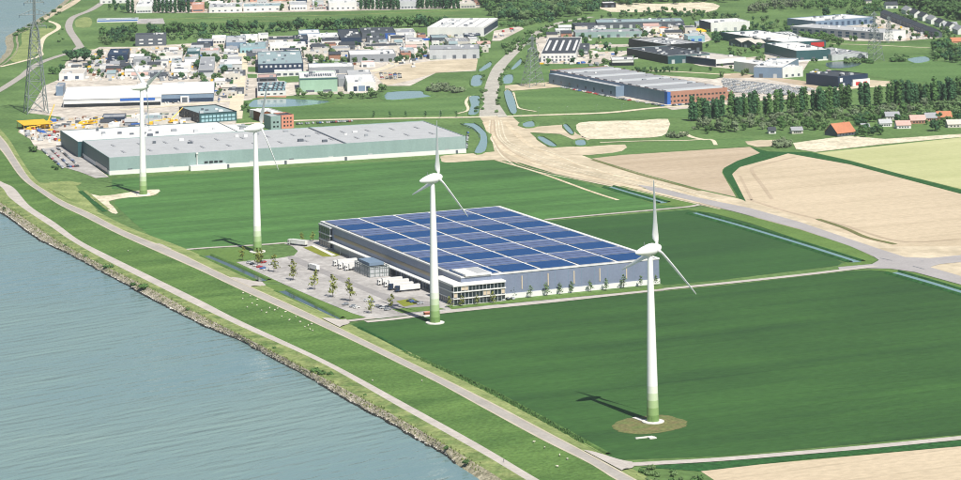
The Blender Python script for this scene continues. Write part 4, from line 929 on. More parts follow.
for x, y, x1, w, r, lb in [(886, 9, 898, 'white', 'rdark', 'dark roofed white house at the upper end of the outer row'), (944, 30, 958, 'offwhite', 'rgrey', 'grey roofed house near the frame edge by the terraces'), (952, 46, 972, 'pinkbrick', 'orange_tile', 'orange roofed house behind the trees at right edge'), (866, 4.5, 880, 'offwhite', 'rdark', 'house in front of the clipped wood at top right'), (944, 10, 965, 'offwhite', 'rbeige', 'beige barn beyond the outer house row')]:
    bld('house', lb, 'house', (x, y), x1, 5, D=14, wall=w, roof=r, rt='gable', ridge=4)
# farmhouse and village at the right
r_, W_, D_ = bld('farmhouse', 'farmhouse with big orange tiled roof by the dry grass', 'farmhouse', (837.5, 137), 855, 3.2, R=(855.5, 135), D=17, wall='slate', roof='orange_tile', rt='gable', ridge=7.5, lwall='slate', win=(('f', 1, 5, .8, 1, 1.3, 1.4),))
piece('chimney', r_, W_ * .7, 8, 9, W_ * .7 + 1, 9, 12, 'brick')
for x, y, x1, h, d, w, r, rd, lb in [
    (769, 134, 776, 3, 8, 'white', 'rdark', 2.5, 'tiny dark roofed cottage in the trees left of the big bush'),
    (792, 134, 803, 3, 10, 'offwhite', 'rgrey', 2.5, 'grey roofed barn between the bush and the farmhouse'),
    (862, 131, 870, 3, 10, 'offwhite', 'rgrey', 3, 'grey roofed house right behind the farmhouse trees'),
    (880, 127, 892, 3.2, 10, 'white', 'rlight', 3, 'pale cottage on the lawn at the left of the village'),
    (897, 129, 911, 3.2, 10, 'white', 'rpink', 3.5, 'white cottage with mauve roof on the village lawn'),
    (911, 124, 926, 3.2, 10, 'brick', 'rpink', 4, 'brick house with mauve roof in the village'),
    (938, 121, 952, 3.5, 11, 'brick', 'orange_tile', 4.5, 'house with long orange roof at the top of the village'),
    (948, 128, 965, 3.2, 10, 'offwhite', 'rbeige', 3.5, 'beige roofed house at the right edge of the village'),
    (926, 121.5, 937, 3.2, 10, 'pinkbrick', 'rgrey', 4, 'grey roofed pink house left of the orange roof'),
    (886, 120, 900, 3.2, 10, 'offwhite', 'rgrey', 3.5, 'grey roofed bungalow under the poplars')]:
    bld('cottage', lb, 'cottage', (x, y), x1, h, D=d, wall=w, roof=r, rt='gable', ridge=rd, win=(('f', 1, 4, .8, 1, 1.2, 1.3),))

# small sheds packed between the larger buildings
def sheds(poly, n, where, group, ux=GU2, hmin=3.5, hmax=7):
    rs = random.Random(hash(where) % 1000 if False else len(where) * 31 + n)
    fin = [('white', 'white', 'rwhite'), ('white walled grey roofed', 'white', 'rgrey'), ('grey', 'grey', 'rlight'), ('dark roofed', 'offwhite', 'rdark'), ('beige', 'offwhite', 'rbeige'), ('slate', 'slate', 'rdark'), ('pink roofed', 'white', 'rpink'), ('teal roofed', 'lgrey', 'rteal'), ('navy', 'navy', 'rgrey'), ('brick', 'brick', 'rdark'), ('pale', 'lgrey', 'rwhite')]
    k = 0; xs = [p[0] for p in poly]; ys = [p[1] for p in poly]
    for _ in range(n * 40):
        if k >= n: break
        x, y = rs.uniform(min(xs), max(xs)), rs.uniform(min(ys), max(ys))
        if not inpoly(x, y, poly): continue
        p = P(x, y); W, D, h = rs.uniform(9, 24), rs.uniform(12, 34), rs.uniform(hmin, hmax); v = Vector((-ux.y, ux.x, 0))
        if not all(clear(p + ux * a * W + v * b * D, 2.5) for a in (0, .5, 1) for b in (0, .5, 1)): continue
        nm, w, r = rs.choice(fin); g = rs.random() < .35
        bld('small_workshop', '%s small workshop %s' % (nm, where), 'workshop', (x, y), 0, h, D=D, W=W, ux=ux, wall=w, roof=r, rt='gable' if g else 'flat', ridge=2.2, vents=rs.randrange(1, 4), win=(('f', 1, max(2, int(W / 5)), 1, 1, 1.8, 2.2),) if rs.random() < .6 else (), group=group); k += 1
sheds([(92, 80), (90, 66), (110, 64), (196, 48), (197, 78)], 34, 'packed into the yards above the white hall', 'small workshops above the white hall')
sheds([(200, 50), (232, 46), (230, 98), (216, 98)], 14, 'between the grey store and the cream street', 'small workshops by the grey store')
sheds([(246, 48), (300, 40), (420, 34), (425, 44), (395, 62), (300, 60), (246, 64)], 42, 'squeezed among the mid estate shop rows', 'small workshops of the mid estate')
sheds([(430, 37), (478, 34), (480, 58), (430, 47)], 9, 'between the huge white warehouse and the grey box', 'small workshops below the white warehouse')
sheds([(100, 1), (130, -6), (480, -10), (478, 6), (360, 9), (200, 11)], 46, 'in the far town behind the levee', 'small buildings of the far town')
sheds([(644, 28), (704, 28), (706, 40), (680, 44), (640, 34)], 9, 'around the eastern material heaps', 'small workshops at the heaps', ux=Vector((1, 0, 0)))
sheds([(540, 34), (600, 24), (604, 30), (592, 38), (545, 40)], 8, 'left of the long grey green shed', 'small workshops by the long shed', ux=Vector((1, 0, 0)))
sheds([(96, 132), (100, 121), (182, 116), (184, 124), (140, 128)], 8, 'on the lane between white hall and teal hall', 'small workshops on the lane', hmax=4.5)
# ================================================================== WIND TURBINES
TH = 84.6; BL = 34.2
def ring_tower():
    prof = [(3.15, 0), (3.0, 3.8), (2.88, 7.4), (2.78, 11), (2.7, 14.5), (2.62, 18), (2.2, 40), (1.75, 62), (1.25, TH - 2.5)]
    m = MB(); n = 28
    for r, z in prof:
        for i in range(n): t = 2 * math.pi * i / n; m.v.append((r * math.cos(t), r * math.sin(t), z))
    for a in range(len(prof) - 1):
        for i in range(n):
            j = (i + 1) % n; m.f.append((a * n + i, a * n + j, (a + 1) * n + j, (a + 1) * n + i)); m.m.append(min(a + 1, 6) if a < 5 else 0)
    return m.mesh('tower', ['turbine_white', 'tower_green0', 'tower_green1', 'tower_green2', 'tower_green3', 'tower_green4', 'turbine_white'], True)
def nacelle_mesh():     # egg along +x (rotor end)
    m = MB(); prof = [(-9.0, .05), (-8.7, .6), (-7.4, 1.25), (-5.2, 1.95), (-2.6, 2.6), (0, 2.95), (1.8, 2.95), (2.6, 2.75)]
    n = 24
    for x, r in prof:
        for i in range(n): t = 2 * math.pi * i / n; m.v.append((x, r * math.cos(t), r * math.sin(t)))
    for a in range(len(prof) - 1):
        for i in range(n): j = (i + 1) % n; m.f.append((a * n + i, a * n + j, (a + 1) * n + j, (a + 1) * n + i)); m.m.append(0)
    m.f.append(tuple(range(n - 1, -1, -1))); m.m.append(0); e = (len(prof) - 1) * n; m.f.append(tuple(e + i for i in range(n))); m.m.append(0)
    return m.mesh('nacelle', 'turbine_white', True)
def hub_mesh():
    m = MB(); prof = [(2.75, 2.6), (3.6, 2.5), (5.0, 2.1), (6.2, 1.4), (6.9, .6), (7.05, .05)]; n = 24
    for x, r in prof:
        for i in range(n): t = 2 * math.pi * i / n; m.v.append((x, r * math.cos(t), r * math.sin(t)))
    for a in range(len(prof) - 1):
        for i in range(n): j = (i + 1) % n; m.f.append((a * n + i, a * n + j, (a + 1) * n + j, (a + 1) * n + i)); m.m.append(0)
    m.f.append(tuple(range(n - 1, -1, -1))); m.m.append(0); e = (len(prof) - 1) * n; m.f.append(tuple(e + i for i in range(n))); m.m.append(0)
    return m.mesh('hub', 'turbine_white', True)
def blade_mesh():       # along +z from the hub, chord along y, thickness along x
    st = [(1.6, 1.5, 1.5, 0), (3.0, 1.6, 1.4, .2), (4.6, 3.3, 1.1, .5), (6.5, 3.5, .9, .45), (10, 2.9, .7, .34), (16, 2.2, .5, .2), (24, 1.55, .34, .1), (31, 1.0, .2, .03), (33.8, .6, .1, 0), (BL, .15, .05, 0)]
    m = MB(); n = 14
    for z, ch, th, tw in st:
        for i in range(n):
            t = 2 * math.pi * i / n; y = ch * (.5 * math.cos(t) + (.18 if z > 4 else 0)); x = th * .5 * math.sin(t) * (1 if z < 4 else (.75 + .5 * math.cos(t)))
            m.v.append((x * math.cos(tw) - y * math.sin(tw), x * math.sin(tw) + y * math.cos(tw), z))
    for a in range(len(st) - 1):
        for i in range(n): j = (i + 1) % n; m.f.append((a * n + i, a * n + j, (a + 1) * n + j, (a + 1) * n + i)); m.m.append(0)
    m.f.append(tuple(range(n - 1, -1, -1))); m.m.append(0); e = (len(st) - 1) * n; m.f.append(tuple(e + i for i in range(n))); m.m.append(0)
    return m.mesh('blade', 'turbine_white', True)
TM, NM, HM, BM = ring_tower(), nacelle_mesh(), hub_mesh(), blade_mesh()
fm = MB(); fm.lathe([(5.5, 0), (5.5, .6), (4.9, .75), (.5, .76)], 32); FMsh = fm.mesh('foundation', 'concrete')
YAW = math.radians(34); TILT = math.radians(5)
for (x, y), rot, yaw, lab in [((143.3, 195), 184, YAW, 'white wind turbine with green foot on the gravel pad, farthest of four'),
                              ((257.5, 252), 26, YAW, 'white wind turbine with green foot left of the solar roofed hall yard'),
                              ((435, 323), 6, YAW, 'white wind turbine with green foot beside the glazed corner office'),
                              ((653, 422), 4, YAW, 'white wind turbine with green foot alone in the front crop field, largest of four')]:
    g = P(x, y); r = empty('wind_turbine', (g.x, g.y, 0), 0, lab, 'wind turbine', 'row of four wind turbines')
    link('tower', TM, r); link('foundation', FMsh, r)
    piece('door', r, -.5, -3.35, 1.0, .5, -2.6, 3.2, 'tower_green0')
    n = link('nacelle', NM, r, (0, 0, TH), yaw)
    piece('wind_vane', n, -3.2, -.08, 2.2, -3.0, .08, 4.4, 'galv')
    h = link('hub', HM, r, (0, 0, TH)); h.rotation_euler = (0, -TILT, yaw); n.rotation_euler = (0, -TILT, yaw)
    for k in range(3):
        b = link('blade', BM, h, (4.4, 0, 0))
        # rotor turns about the local x axis; clockwise seen from behind the rotor
        b.rotation_euler = (math.radians(rot + 120 * k), 0, 0)
# foot of the nearest turbine
sheet('bare_patch', [(613, 426), (622, 419.5), (640, 416.5), (665, 415), (684, 420), (687, 425), (672, 430), (645, 434), (622, 432)], 'bare_earth', .16, sm=6, jit=.9)
setp(link('concrete_slab', (lambda b: (b.box(0, 0, 0, 9, 1.4, .5), b.box(6, -3, 0, 9.5, -.1, .5), b.mesh('concrete_slab', 'concrete'))[-1])(MB()), None, P(636, 439, .08), .35), 'pale concrete slabs lying in the crop before the nearest turbine', 'slab')
setp(link('hardstand', (lambda b: (b.box(0, 0, 0, 14, 2.5, .35), b.mesh('hardstand', 'concrete'))[-1])(MB()), None, P(632, 418, .1), -1.05), 'narrow white paving strip leading to the nearest turbine', 'paving')
rc = empty('red_cabin', P(422, 316), GA, 'low rust red transformer cabin at the foot of the third turbine', 'cabin')
piece('wall', rc, 2, 0, 0, 8, 2.4, 1.7, 'rust'); piece('roof', rc, 1.8, -.2, 1.7, 8.2, 2.6, 1.95, 'salmon'); piece('paving', rc, 0, -4, 0, 10, -.2, .45, 'concrete')

# ================================================================== PYLONS
def pylon(x, y, h, hb, label, yaw=.5):
    r = empty('electricity_pylon', P(x, y), yaw, label, 'pylon', 'lattice electricity pylons')
    th = .30 * (h / 50) ** .5
    def wd(t): return hb * (1 - t) ** 1.1 * .5 + .9 if t < .72 else .9 + .0 * t
    lv = [0, .14, .27, .39, .5, .6, .69, .76, .83, .9, .96]
    for sx in (-1, 1):
        for sy in (-1, 1):
            m = MB()
            for a, b in zip(lv, lv[1:]): m.bar((sx * wd(a), sy * wd(a), a * h), (sx * wd(b), sy * wd(b), b * h), th)
            m.bar((sx * wd(lv[-1]), sy * wd(lv[-1]), lv[-1] * h), (0, 0, h), th * .7); m.build('leg', 'galv', r)
    for face in range(4):
        m = MB(); c, s = [(1, 0), (0, 1), (-1, 0), (0, -1)][face]
        def q(w, sd, z): return ((c * w - s * w * sd), (s * w + c * w * sd), z)
        for a, b in zip(lv, lv[1:]):
            m.bar(q(wd(a), -1, a * h), q(wd(b), 1, b * h), th * .55); m.bar(q(wd(a), 1, a * h), q(wd(b), -1, b * h), th * .55); m.bar(q(wd(b), -1, b * h), q(wd(b), 1, b * h), th * .55)
        m.build('lattice', 'galv', r)
    for z, L in ((.72, 5.5), (.82, 7), (.92, 4.6)):
        for sd in (-1, 1):
            m = MB(); L2 = L * h / 55
            for yy in (-.9, .9):
                m.bar((sd * .9, yy, z * h), (sd * L2, 0, z * h), th * .7); m.bar((sd * .9, yy, (z + .045) * h), (sd * L2, 0, z * h), th * .6)
                for k in (.3, .6): m.bar((sd * (.9 + (L2 - .9) * k), yy * (1 - k), z * h), (sd * (.9 + (L2 - .9) * k), yy * (1 - k), z * h + .045 * h * (1 - k)), th * .45)
            a = m.build('cross_arm', 'galv', r)
            i = MB(); i.bar((sd * L2, 0, z * h), (sd * L2, 0, z * h - 2.6), .22); i.build('insulator', 'glass_blue', a)
pylon(36, 113, 119, 19, 'tall lattice pylon between the river and the white hall', .35)
pylon(533, 86.5, 54, 17, 'lattice pylon on the sand lot by the gravel road', .5)
pylon(875, 61, 56, 13, 'lattice pylon in the meadow before the pale hall, left of two', .5)
pylon(889, 43, 32, 7, 'thin lattice pylon in front of the pale hall, right of two', .5)

# ================================================================== TREES
def crown(kind, seed):
    rs = random.Random(seed); m = MB()
    # lobes: (centre, radii)
    if kind == 'round': lobes = [((0, 0, .55), (.31, .31, .38))] + [((rs.uniform(-.22, .22), rs.uniform(-.22, .22), rs.uniform(.28, .84)), (rs.uniform(.15, .24),) * 3) for _ in range(8)]; nl = 150; s = .085; core = .8
    elif kind == 'poplar': lobes = [((rs.uniform(-.02, .02), rs.uniform(-.02, .02), .14 + .09 * i), ((.085 + .035 * math.sin(math.pi * min(1, i / 8 + .15))),) * 2 + (.10,)) for i in range(9)]; nl = 150; s = .05; core = .85
    elif kind == 'shrub': lobes = [((rs.uniform(-.4, .4), rs.uniform(-.4, .4), rs.uniform(.25, .5)), (rs.uniform(.25, .42), rs.uniform(.25, .42), rs.uniform(.25, .45))) for _ in range(7)]; nl = 130; s = .14; core = .8
    else: lobes = [((rs.uniform(-.08, .08), rs.uniform(-.08, .08), .30 + .085 * i), ((.21 - .021 * i),) * 2 + (.10,)) for i in range(8)]; nl = 120; s = .052; core = 0
    for k in range(nl):
        c, r = rs.choice(lobes); d = Vector((rs.gauss(0, 1), rs.gauss(0, 1), rs.gauss(0, 1))).normalized()
        f = rs.uniform(.75, 1.12) if core else rs.uniform(.3, 1.15)
        p = Vector((c[0] + d.x * r[0] * f, c[1] + d.y * r[1] * f, c[2] + d.z * r[2] * f))
        if p.z < .06: p.z = .06
        n = (d + Vector((rs.uniform(-.7, .7), rs.uniform(-.7, .7), rs.uniform(-.3, .9)))).normalized(); u = n.orthogonal().normalized(); w = n.cross(u); a = rs.uniform(0, 6.28); u, w = u * math.cos(a) + w * math.sin(a), w * math.cos(a) - u * math.sin(a)
        q = s * rs.uniform(.6, 1.3)
        m.quad([p + u * q, p + w * q * .7, p - u * q * rs.uniform(.6, 1), p - w * q * .8])
    if core:
        for c, r in lobes:
            bm = bmesh.new(); bmesh.ops.create_icosphere(bm, subdivisions=1, radius=1)
            k = len(m.v); off = Vector((seed * 3.1, c[2] * 9, c[0] * 7))
            for v in bm.verts:
                f = core * (1 + .35 * mnoise.noise(v.co * 1.7 + off)); m.v.append((c[0] + v.co.x * r[0] * f, c[1] + v.co.y * r[1] * f, max(.05, c[2] + v.co.z * r[2] * f)))
            for fc in bm.faces: m.f.append(tuple(k + v.index for v in fc.verts)); m.m.append(0)
            bm.free()
    return m
def trunk(kind):
    m = MB()
    if kind == 'shrub':
        for i in range(4): m.bar((0, 0, 0), (math.cos(i * 1.6) * .25, math.sin(i * 1.6) * .25, .4), .03, 0, 4, .015)
    else:
        t = .028 if kind != 'young' else .012; top = {'round': .6, 'poplar': .8, 'young': .9}[kind]
        m.bar((0, 0, 0), (0, 0, .25), t, 0, 6, t * .8); m.bar((0, 0, .25), (.01, 0, top), t * .8, 0, 6, t * .25)
        for i in range(5):
            a = i * 2.4; z = .28 + .07 * i; L = .16 if kind != 'poplar' else .06; m.bar((0, 0, z), (math.cos(a) * L, math.sin(a) * L, z + .14), t * .45, 0, 4, t * .15)
    return m
_tr = {k: trunk(k).mesh('trunk', 'bark') for k in ('round', 'poplar', 'shrub', 'young')}
_cr = {}
def get_crown(kind, mat, i):
    if (kind, mat, i) not in _cr: _cr[kind, mat, i] = crown(kind, i * 17 + 3).mesh('crown', mat, fix=False)
    return _cr[kind, mat, i]
def tree(kind, x, y, h, mat, label, group=None, name=None, z=0, wide=1.0, cat=None):
    rs = random
    nm = name or {'round': 'broadleaf_tree', 'poplar': 'poplar_tree', 'shrub': 'shrub', 'young': 'young_tree'}[kind]
    o = empty(nm, P(x, y, z), rs.uniform(0, 6.28), label, cat or ('shrub' if kind == 'shrub' else 'tree'), group)
    o.scale = (h * wide, h * wide, h)
    link('trunk', _tr[kind], o); link('crown', get_crown(kind, mat, rs.randrange(4)), o); return o
random.seed(21)
# avenue under the levee
G1 = 'trees of the long avenue under the levee'; L1 = 'round crowned tree in the long avenue under the levee'
x = 104
while x < 450:
    t = (x - 104) / 346
    if not (135 < x < 150): tree('round', x + uni(-1, 1), 38.5 - 12 * t ** .8 + uni(-.5, .5), uni(13, 18), random.choice(['leaf_dark', 'leaf', 'leaf']), L1, G1, wide=uni(.85, 1.15))
    x += uni(5.5, 9) if x < 340 else uni(4, 6)
# poplar rows at the top
for x0, x1, y0, st in ((128, 136, 13, 4.2), (155, 191, 12.8, 4.3), (361, 400, 9.8, 4.1), (419, 459, 8.8, 4.0)):
    x = x0
    while x < x1:
        tree('poplar', x, y0 + uni(-.3, .3), uni(20, 26), 'leaf_dark', 'dark columnar poplar in the rows behind the levee', 'poplar rows behind the levee', wide=1.25); x += st * uni(.85, 1.1)
# dark clump by the bend
for x, y, h, mt in [(70, 61, 15, 'leaf_dark'), (77, 62.5, 18, 'leaf_dark'), (84, 61.5, 17, 'leaf_dark'), (100, 59, 12, 'leaf_dark'), (93, 62, 8, 'leaf'), (52, 74, 9, 'leaf'), (57, 74.5, 8, 'leaf'), (62, 72, 9, 'leaf_dark')]:
    tree('round', x, y, h, mt, 'dark broad tree in the clump below the road bend', 'tree clump below the road bend', wide=1.2)
for x, y in [(108, 38), (116, 39), (124, 37), (131, 38), (110, 10), (116, 11), (122, 12), (114, 6), (148, 62), (153, 63), (146, 60), (158, 64), (163, 61), (238, 12), (282, 11), (197, 70), (225, 64), (224, 74), (320, 44), (312, 47), (200, 38), (208, 11), (205, 9)]:
    tree('round', x, y, uni(8, 12), random.choice(['leaf', 'leaf_dark', 'leaf_light']), 'scattered green tree among the yards of the left estate', 'scattered estate trees')
# canal side bushes of the mid estate
for x, y, h in [(299, 96, 9), (304, 97.5, 7), (321, 98, 8), (326, 98.5, 7), (331, 98, 7), (341, 98.5, 8), (352, 98.8, 8), (358, 98, 6), (371, 98.5, 11), (376, 97.5, 8), (363, 99, 7), (382, 92, 9), (385, 90, 6)]:
    tree('round', x, y, h, 'leaf_light', 'pale green bushy tree on the near bank of the estate canal', 'bushy trees on the estate canal', wide=1.15)
for x, y in [(430, 91), (435, 89), (440, 91), (446, 91.5), (451, 91), (455, 93), (461, 92), (436, 92), (443, 88)]:
    tree('shrub', x, y, uni(6, 8), 'leaf_grey', 'grey green willow bush at the tip of the canal', 'willow bushes at the canal tip', wide=1.1)
for x in (374, 390, 405.5, 425.5, 440.5, 456): tree('young', x, 117.5, 6.5, 'leaf_dark', 'small dark conical tree along the cream road', 'small trees on the cream road', wide=1.4)
for x, y in [(243, 111), (249, 113), (246, 108), (253, 114)]: tree('round', x, y, 6, 'leaf', 'leafy bush by the water left of the white cube building', 'bushes at the estate water')
# woods at the top middle, mixed greens
MASS = {}
def wood(poly, n, h0, h1, mats, label, group, mind, wide=1.1, kind='round', mass=None):
    if mass:
        m = MB(); cvs = [crown(kind, 70 + i) for i in range(4)]
        for x, y in scatter(poly, n, mind * .8):
            c = random.choice(cvs); p = P(x, y); h = uni(h0, h1); k = len(m.v); a = uni(0, 6.28); w = wide * uni(.85, 1.15); ca, sa = math.cos(a) * h * w, math.sin(a) * h * w
            m.v += [(p.x + v[0] * ca - v[1] * sa, p.y + v[0] * sa + v[1] * ca, v[2] * h) for v in c.v]; m.f += [tuple(k + i for i in f) for f in c.f]; m.m += [random.randrange(len(mats))] * len(c.f)
        setp(m.build(mass, mats, None, fix=False), label, 'wood', None, 'stuff'); return
    for x, y in sorted(scatter(poly, n, mind), key=lambda p: p[1]): mt = random.choice(mats); tree(kind, x, y, uni(h0, h1), mt, label if label.split()[0] in ('dark', 'pale', 'grey') or len(label.split()) > 14 else '%s green %s' % ({'leaf': 'mid', 'leaf_light': 'pale', 'leaf_dark': 'dark', 'leaf_grey': 'grey'}[mt], label), group, wide=wide * uni(.85, 1.15))
wood([(486, 16), (510, 7), (600, 4), (598, 14), (570, 18), (545, 22), (500, 21)], 110, 13, 19, ['leaf', 'leaf_dark', 'leaf', 'leaf_light'], 'trees of the mixed wood beyond the white warehouse', 'mixed wood beyond the white warehouse', 4.2, mass='mixed_wood')
wood([(500, 46), (520, 37), (545, 27), (570, 22), (590, 19), (592, 24), (560, 31), (540, 38), (520, 52), (508, 60)], 44, 5, 8, ['leaf', 'leaf_light', 'leaf'], 'bushes lining the gravel road out of the wood', 'bushes lining the gravel road', 3.6, kind='shrub', wide=.9, mass='roadside_bushes')
wood([(496, 117), (500, 95), (503, 76), (510, 66), (505, 68), (498, 85), (497, 100)], 16, 2.5, 4, ['leaf_light', 'leaf'], 'low bush on the east bank of the gravel road', 'low bushes beside the gravel road', 3, kind='shrub', wide=.9)
wood([(474, 117), (483, 117), (485, 95), (490, 78), (484, 74), (480, 92)], 14, 2.5, 4, ['leaf_light', 'leaf'], 'low bush on the west bank of the gravel road', 'low bushes west of the gravel road', 3, kind='shrub', wide=.9)
wood([(473, 40), (486, 36), (492, 44), (480, 58), (475, 56)], 14, 6, 9, ['leaf', 'leaf_light'], 'tree between the plain grey box and the gravel road', 'trees beside the grey box', 3.2)
# far-off wood reading as one dark mass
random.seed(5)
fwm = MB(); cv = [crown('round', 50 + i) for i in range(3)]
for poly, n in (([(480, 9), (480, -14), (600, -16), (600, 5), (540, 8), (500, 7)], 130), ([(600, 2), (600, -14), (740, -14), (745, 2), (690, 1), (650, 3)], 110), ([(740, 0), (740, -14), (1000, -16), (1000, 4), (930, 3), (880, -2), (800, -1)], 150), ([(880, -1), (905, 4), (1000, 16), (1000, 26), (960, 22), (925, 11), (895, 5)], 120)):
    for x, y in scatter(poly, int(n * 1.5), 0):
        c = random.choice(cv); p = P(x, y); h = uni(11, 18); k = len(fwm.v); a = uni(0, 6.28); ca, sa = math.cos(a) * h * 1.2, math.sin(a) * h * 1.2
        fwm.v += [(p.x + v[0] * ca - v[1] * sa, p.y + v[0] * sa + v[1] * ca, v[2] * h) for v in c.v]; fwm.f += [tuple(k + i for i in f) for f in c.f]; fwm.m += [0] * len(c.f)
setp(fwm.build('far_wood', 'leaf', None, fix=False), 'dark green far wood along the top of the view', 'wood', None, 'stuff')
wood([(750, 14), (752, 8), (800, 2), (803, 8), (790, 11)], 34, 9, 13, ['leaf_light', 'leaf_grey'], 'pale willows of the light green belt left of the clipped wood', 'pale willow belt', 3.2, mass='willow_belt')
wood([(803, 10), (803, 3), (880, 1), (880, 9.5)], 60, 8, 10, ['leaf', 'leaf'], 'trees of the dense clipped wood at upper right', 'dense clipped wood', 3.0, mass='clipped_wood')
wood([(604, 11), (660, 9), (712, 13), (690, 16), (620, 17)], 26, 4, 6.5, ['leaf', 'leaf_dark'], 'bush dotted over the sandy field at the top', 'bushes on the sandy field', 4, kind='shrub', wide=.8)
for x, y, h in [(676, 16.5, 8), (681, 17, 7), (826, 17.5, 14), (834, 18.5, 6), (797, 24.5, 7), (752, 26, 6), (793, 27, 4)]: tree('round', x, y, h, 'leaf_dark', 'single dark tree standing out in the eastern meadows', 'single dark trees of the eastern meadows', wide=1.3)
wood([(712, 40), (722, 34), (790, 31), (792, 36), (760, 37), (735, 42)], 36, 6, 9, ['leaf', 'leaf_dark'], 'trees of the belt behind the gabled sheds', 'belt behind the gabled sheds', 3.2, wide=1.2, mass='tree_belt')
wood([(800, 36), (820, 34), (842, 42), (840, 46), (815, 44)], 22, 6, 8.5, ['leaf', 'leaf'], 'trees of the small belt right of the red sign', 'belt right of the red sign', 3.2, wide=1.2, mass='tree_belt')
wood([(842, 63), (850, 60), (870, 60), (872, 64), (850, 65)], 14, 4, 6, ['leaf', 'leaf_light'], 'bush in front of the ribbed grey hall', 'bushes before the ribbed grey hall', 3, kind='shrub')
wood([(892, 62), (896, 57), (908, 58), (906, 63)], 10, 5, 7, ['leaf', 'leaf_light'], 'bush on the left bank of the small pond', 'bushes left of the pond', 2.4, kind='shrub')
wood([(928, 62), (930, 50), (945, 46), (975, 48), (975, 66), (940, 64)], 34, 9, 14, ['leaf', 'leaf_light', 'leaf_dark'], 'broad tree in the grove right of the small pond', 'grove right of the pond', 4, wide=1.1)
wood([(712, 38), (705, 36), (722, 42), (716, 45)], 5, 6, 9, ['leaf_dark'], 'dark tree right of the black halls', 'dark trees right of the black halls', 2)
for x, y, h in [(606, 66, 9), (722, 78, 8), (747, 75.5, 9), (743, 76.5, 7), (731, 70, 6), (851, 41, 7), (843, 43, 5)]: tree('round', x, y, h, 'leaf_light', 'small pale round tree beside one of the eastern halls', 'small pale trees at the eastern halls')
wood([(905, 8), (960, 24), (961, 18), (915, 4)], 30, 5, 8, ['leaf', 'leaf_light'], 'garden trees behind the outer house row', 'garden trees behind the outer row', 3.4, mass='garden_trees')
wood([(895, 14), (940, 33), (936, 30), (890, 11)], 14, 3, 4.5, ['leaf', 'leaf_light'], 'garden bush between the two house rows', 'garden bushes between the rows', 3, kind='shrub')
# the poplar belt of the right side
random.seed(11)
x = 692
while x < 985:
    t = (x - 692) / 270; y = 121 - 21.5 * t
    if random.random() < .95: tree('poplar', x, y + uni(-.8, .8), uni(18, 26), random.choice(['leaf_dark', 'leaf_dark', 'leaf']), 'tall dark poplar in the long belt before the car store', 'poplars of the long belt', wide=1.15)
    x += uni(2.8, 4.2) if random.random() < .86 else uni(7, 10)
wood([(692, 131), (700, 126), (780, 119), (860, 112), (985, 102), (985, 108), (960, 113), (900, 118), (840, 122), (760, 130), (700, 135)], 100, 6, 10.5, ['leaf_light', 'leaf_light', 'leaf', 'leaf_light', 'leaf_grey', 'leaf_grey'], 'broad tree in the bushy belt at the foot of the poplars', 'bushy belt at the foot of the poplars', 4.4, wide=1.1)
wood([(772, 130), (800, 123), (828, 124), (830, 134), (790, 131)], 20, 5, 8, ['leaf', 'leaf_light'], 'garden tree left of the orange roofed farmhouse', 'garden trees left of the farmhouse', 4)
wood([(856, 137), (862, 131), (880, 130), (882, 136), (868, 138)], 12, 6, 9, ['leaf_dark', 'leaf'], 'dark garden tree right of the orange roofed farmhouse', 'garden trees right of the farmhouse', 3)
wood([(880, 124), (905, 119), (961, 113), (985, 112), (985, 124), (930, 128), (915, 124)], 34, 4.5, 8, ['leaf', 'leaf_dark', 'leaf_light'], 'garden tree between the village houses', 'garden trees in the village', 4)
wood([(855, 123), (868, 120), (878, 122), (872, 127), (860, 128)], 10, 6, 9, ['leaf_dark', 'leaf'], 'tree behind the orange roofed farmhouse', 'trees behind the farmhouse', 3)
for k, (dx, dy, h) in enumerate([(0, 0, 10), (-6, .5, 8), (6, .3, 8), (-2, 1.5, 7), (3, 1.2, 7)]): tree('shrub', 782 + dx, 146.5 + dy, h, 'leaf_grey', 'stem of the big grey green willow clump between the soil fields', 'big willow clump between the soil fields', wide=.75)
tree('round', 935, 131, 11, 'leaf_dark', 'dark dense conical tree alone on the village lawn', wide=1.2)
for x, y in [(669, 137), (673, 137.8), (677, 138), (681, 137), (685, 136), (672, 135.5)]: tree('shrub', x, y, 5, 'leaf_grey', 'grey bush at the corner of the rubble lot', 'grey bushes at the rubble lot', wide=.9)
# young trees of the solar hall
random.seed(31)
for x, y, h in [(242.7, 260.5, 8.5), (257.5, 266, 10), (261, 263.5, 8.5), (274, 272.5, 10), (293, 280.5, 11.5), (314.5, 290, 11), (333, 297.5, 12), (350, 301.5, 12), (371, 313.5, 9), (391.5, 310, 8.5)]: tree('young', x, y, h * 1.22, 'leaf_young', 'slender young tree along the parking of the solar roofed hall', 'young trees along the hall parking', wide=1.15)
for x, y, h in [(302, 242, 7), (313, 241.5, 7)]: tree('young', x, y, h, 'leaf_young', 'young yellow green tree at the rear corner of the solar hall', 'young trees at the rear corner', wide=1.3)
for x, y, h in [(449.5, 308, 7.5), (462, 306.5, 7), (477, 305.5, 6.5), (493, 303.5, 7.5)]: tree('young', x, y, h, 'leaf_young', 'young tree in front of the glazed corner office', 'young trees before the corner office', wide=1.35)
for x, y, h in [(512.5, 298, 7.5), (531, 298, 8), (547, 296, 8.5), (560, 294.5, 7.5), (571.6, 293, 7.5), (590.6, 291.8, 7.5), (606, 290.5, 8), (624, 288.5, 9), (641, 287, 7.5), (656, 285.5, 7)]: tree('young', x, y, h, 'leaf_light', 'young tree in the row along the front wall of the solar hall', 'young trees along the front wall', wide=1.25)
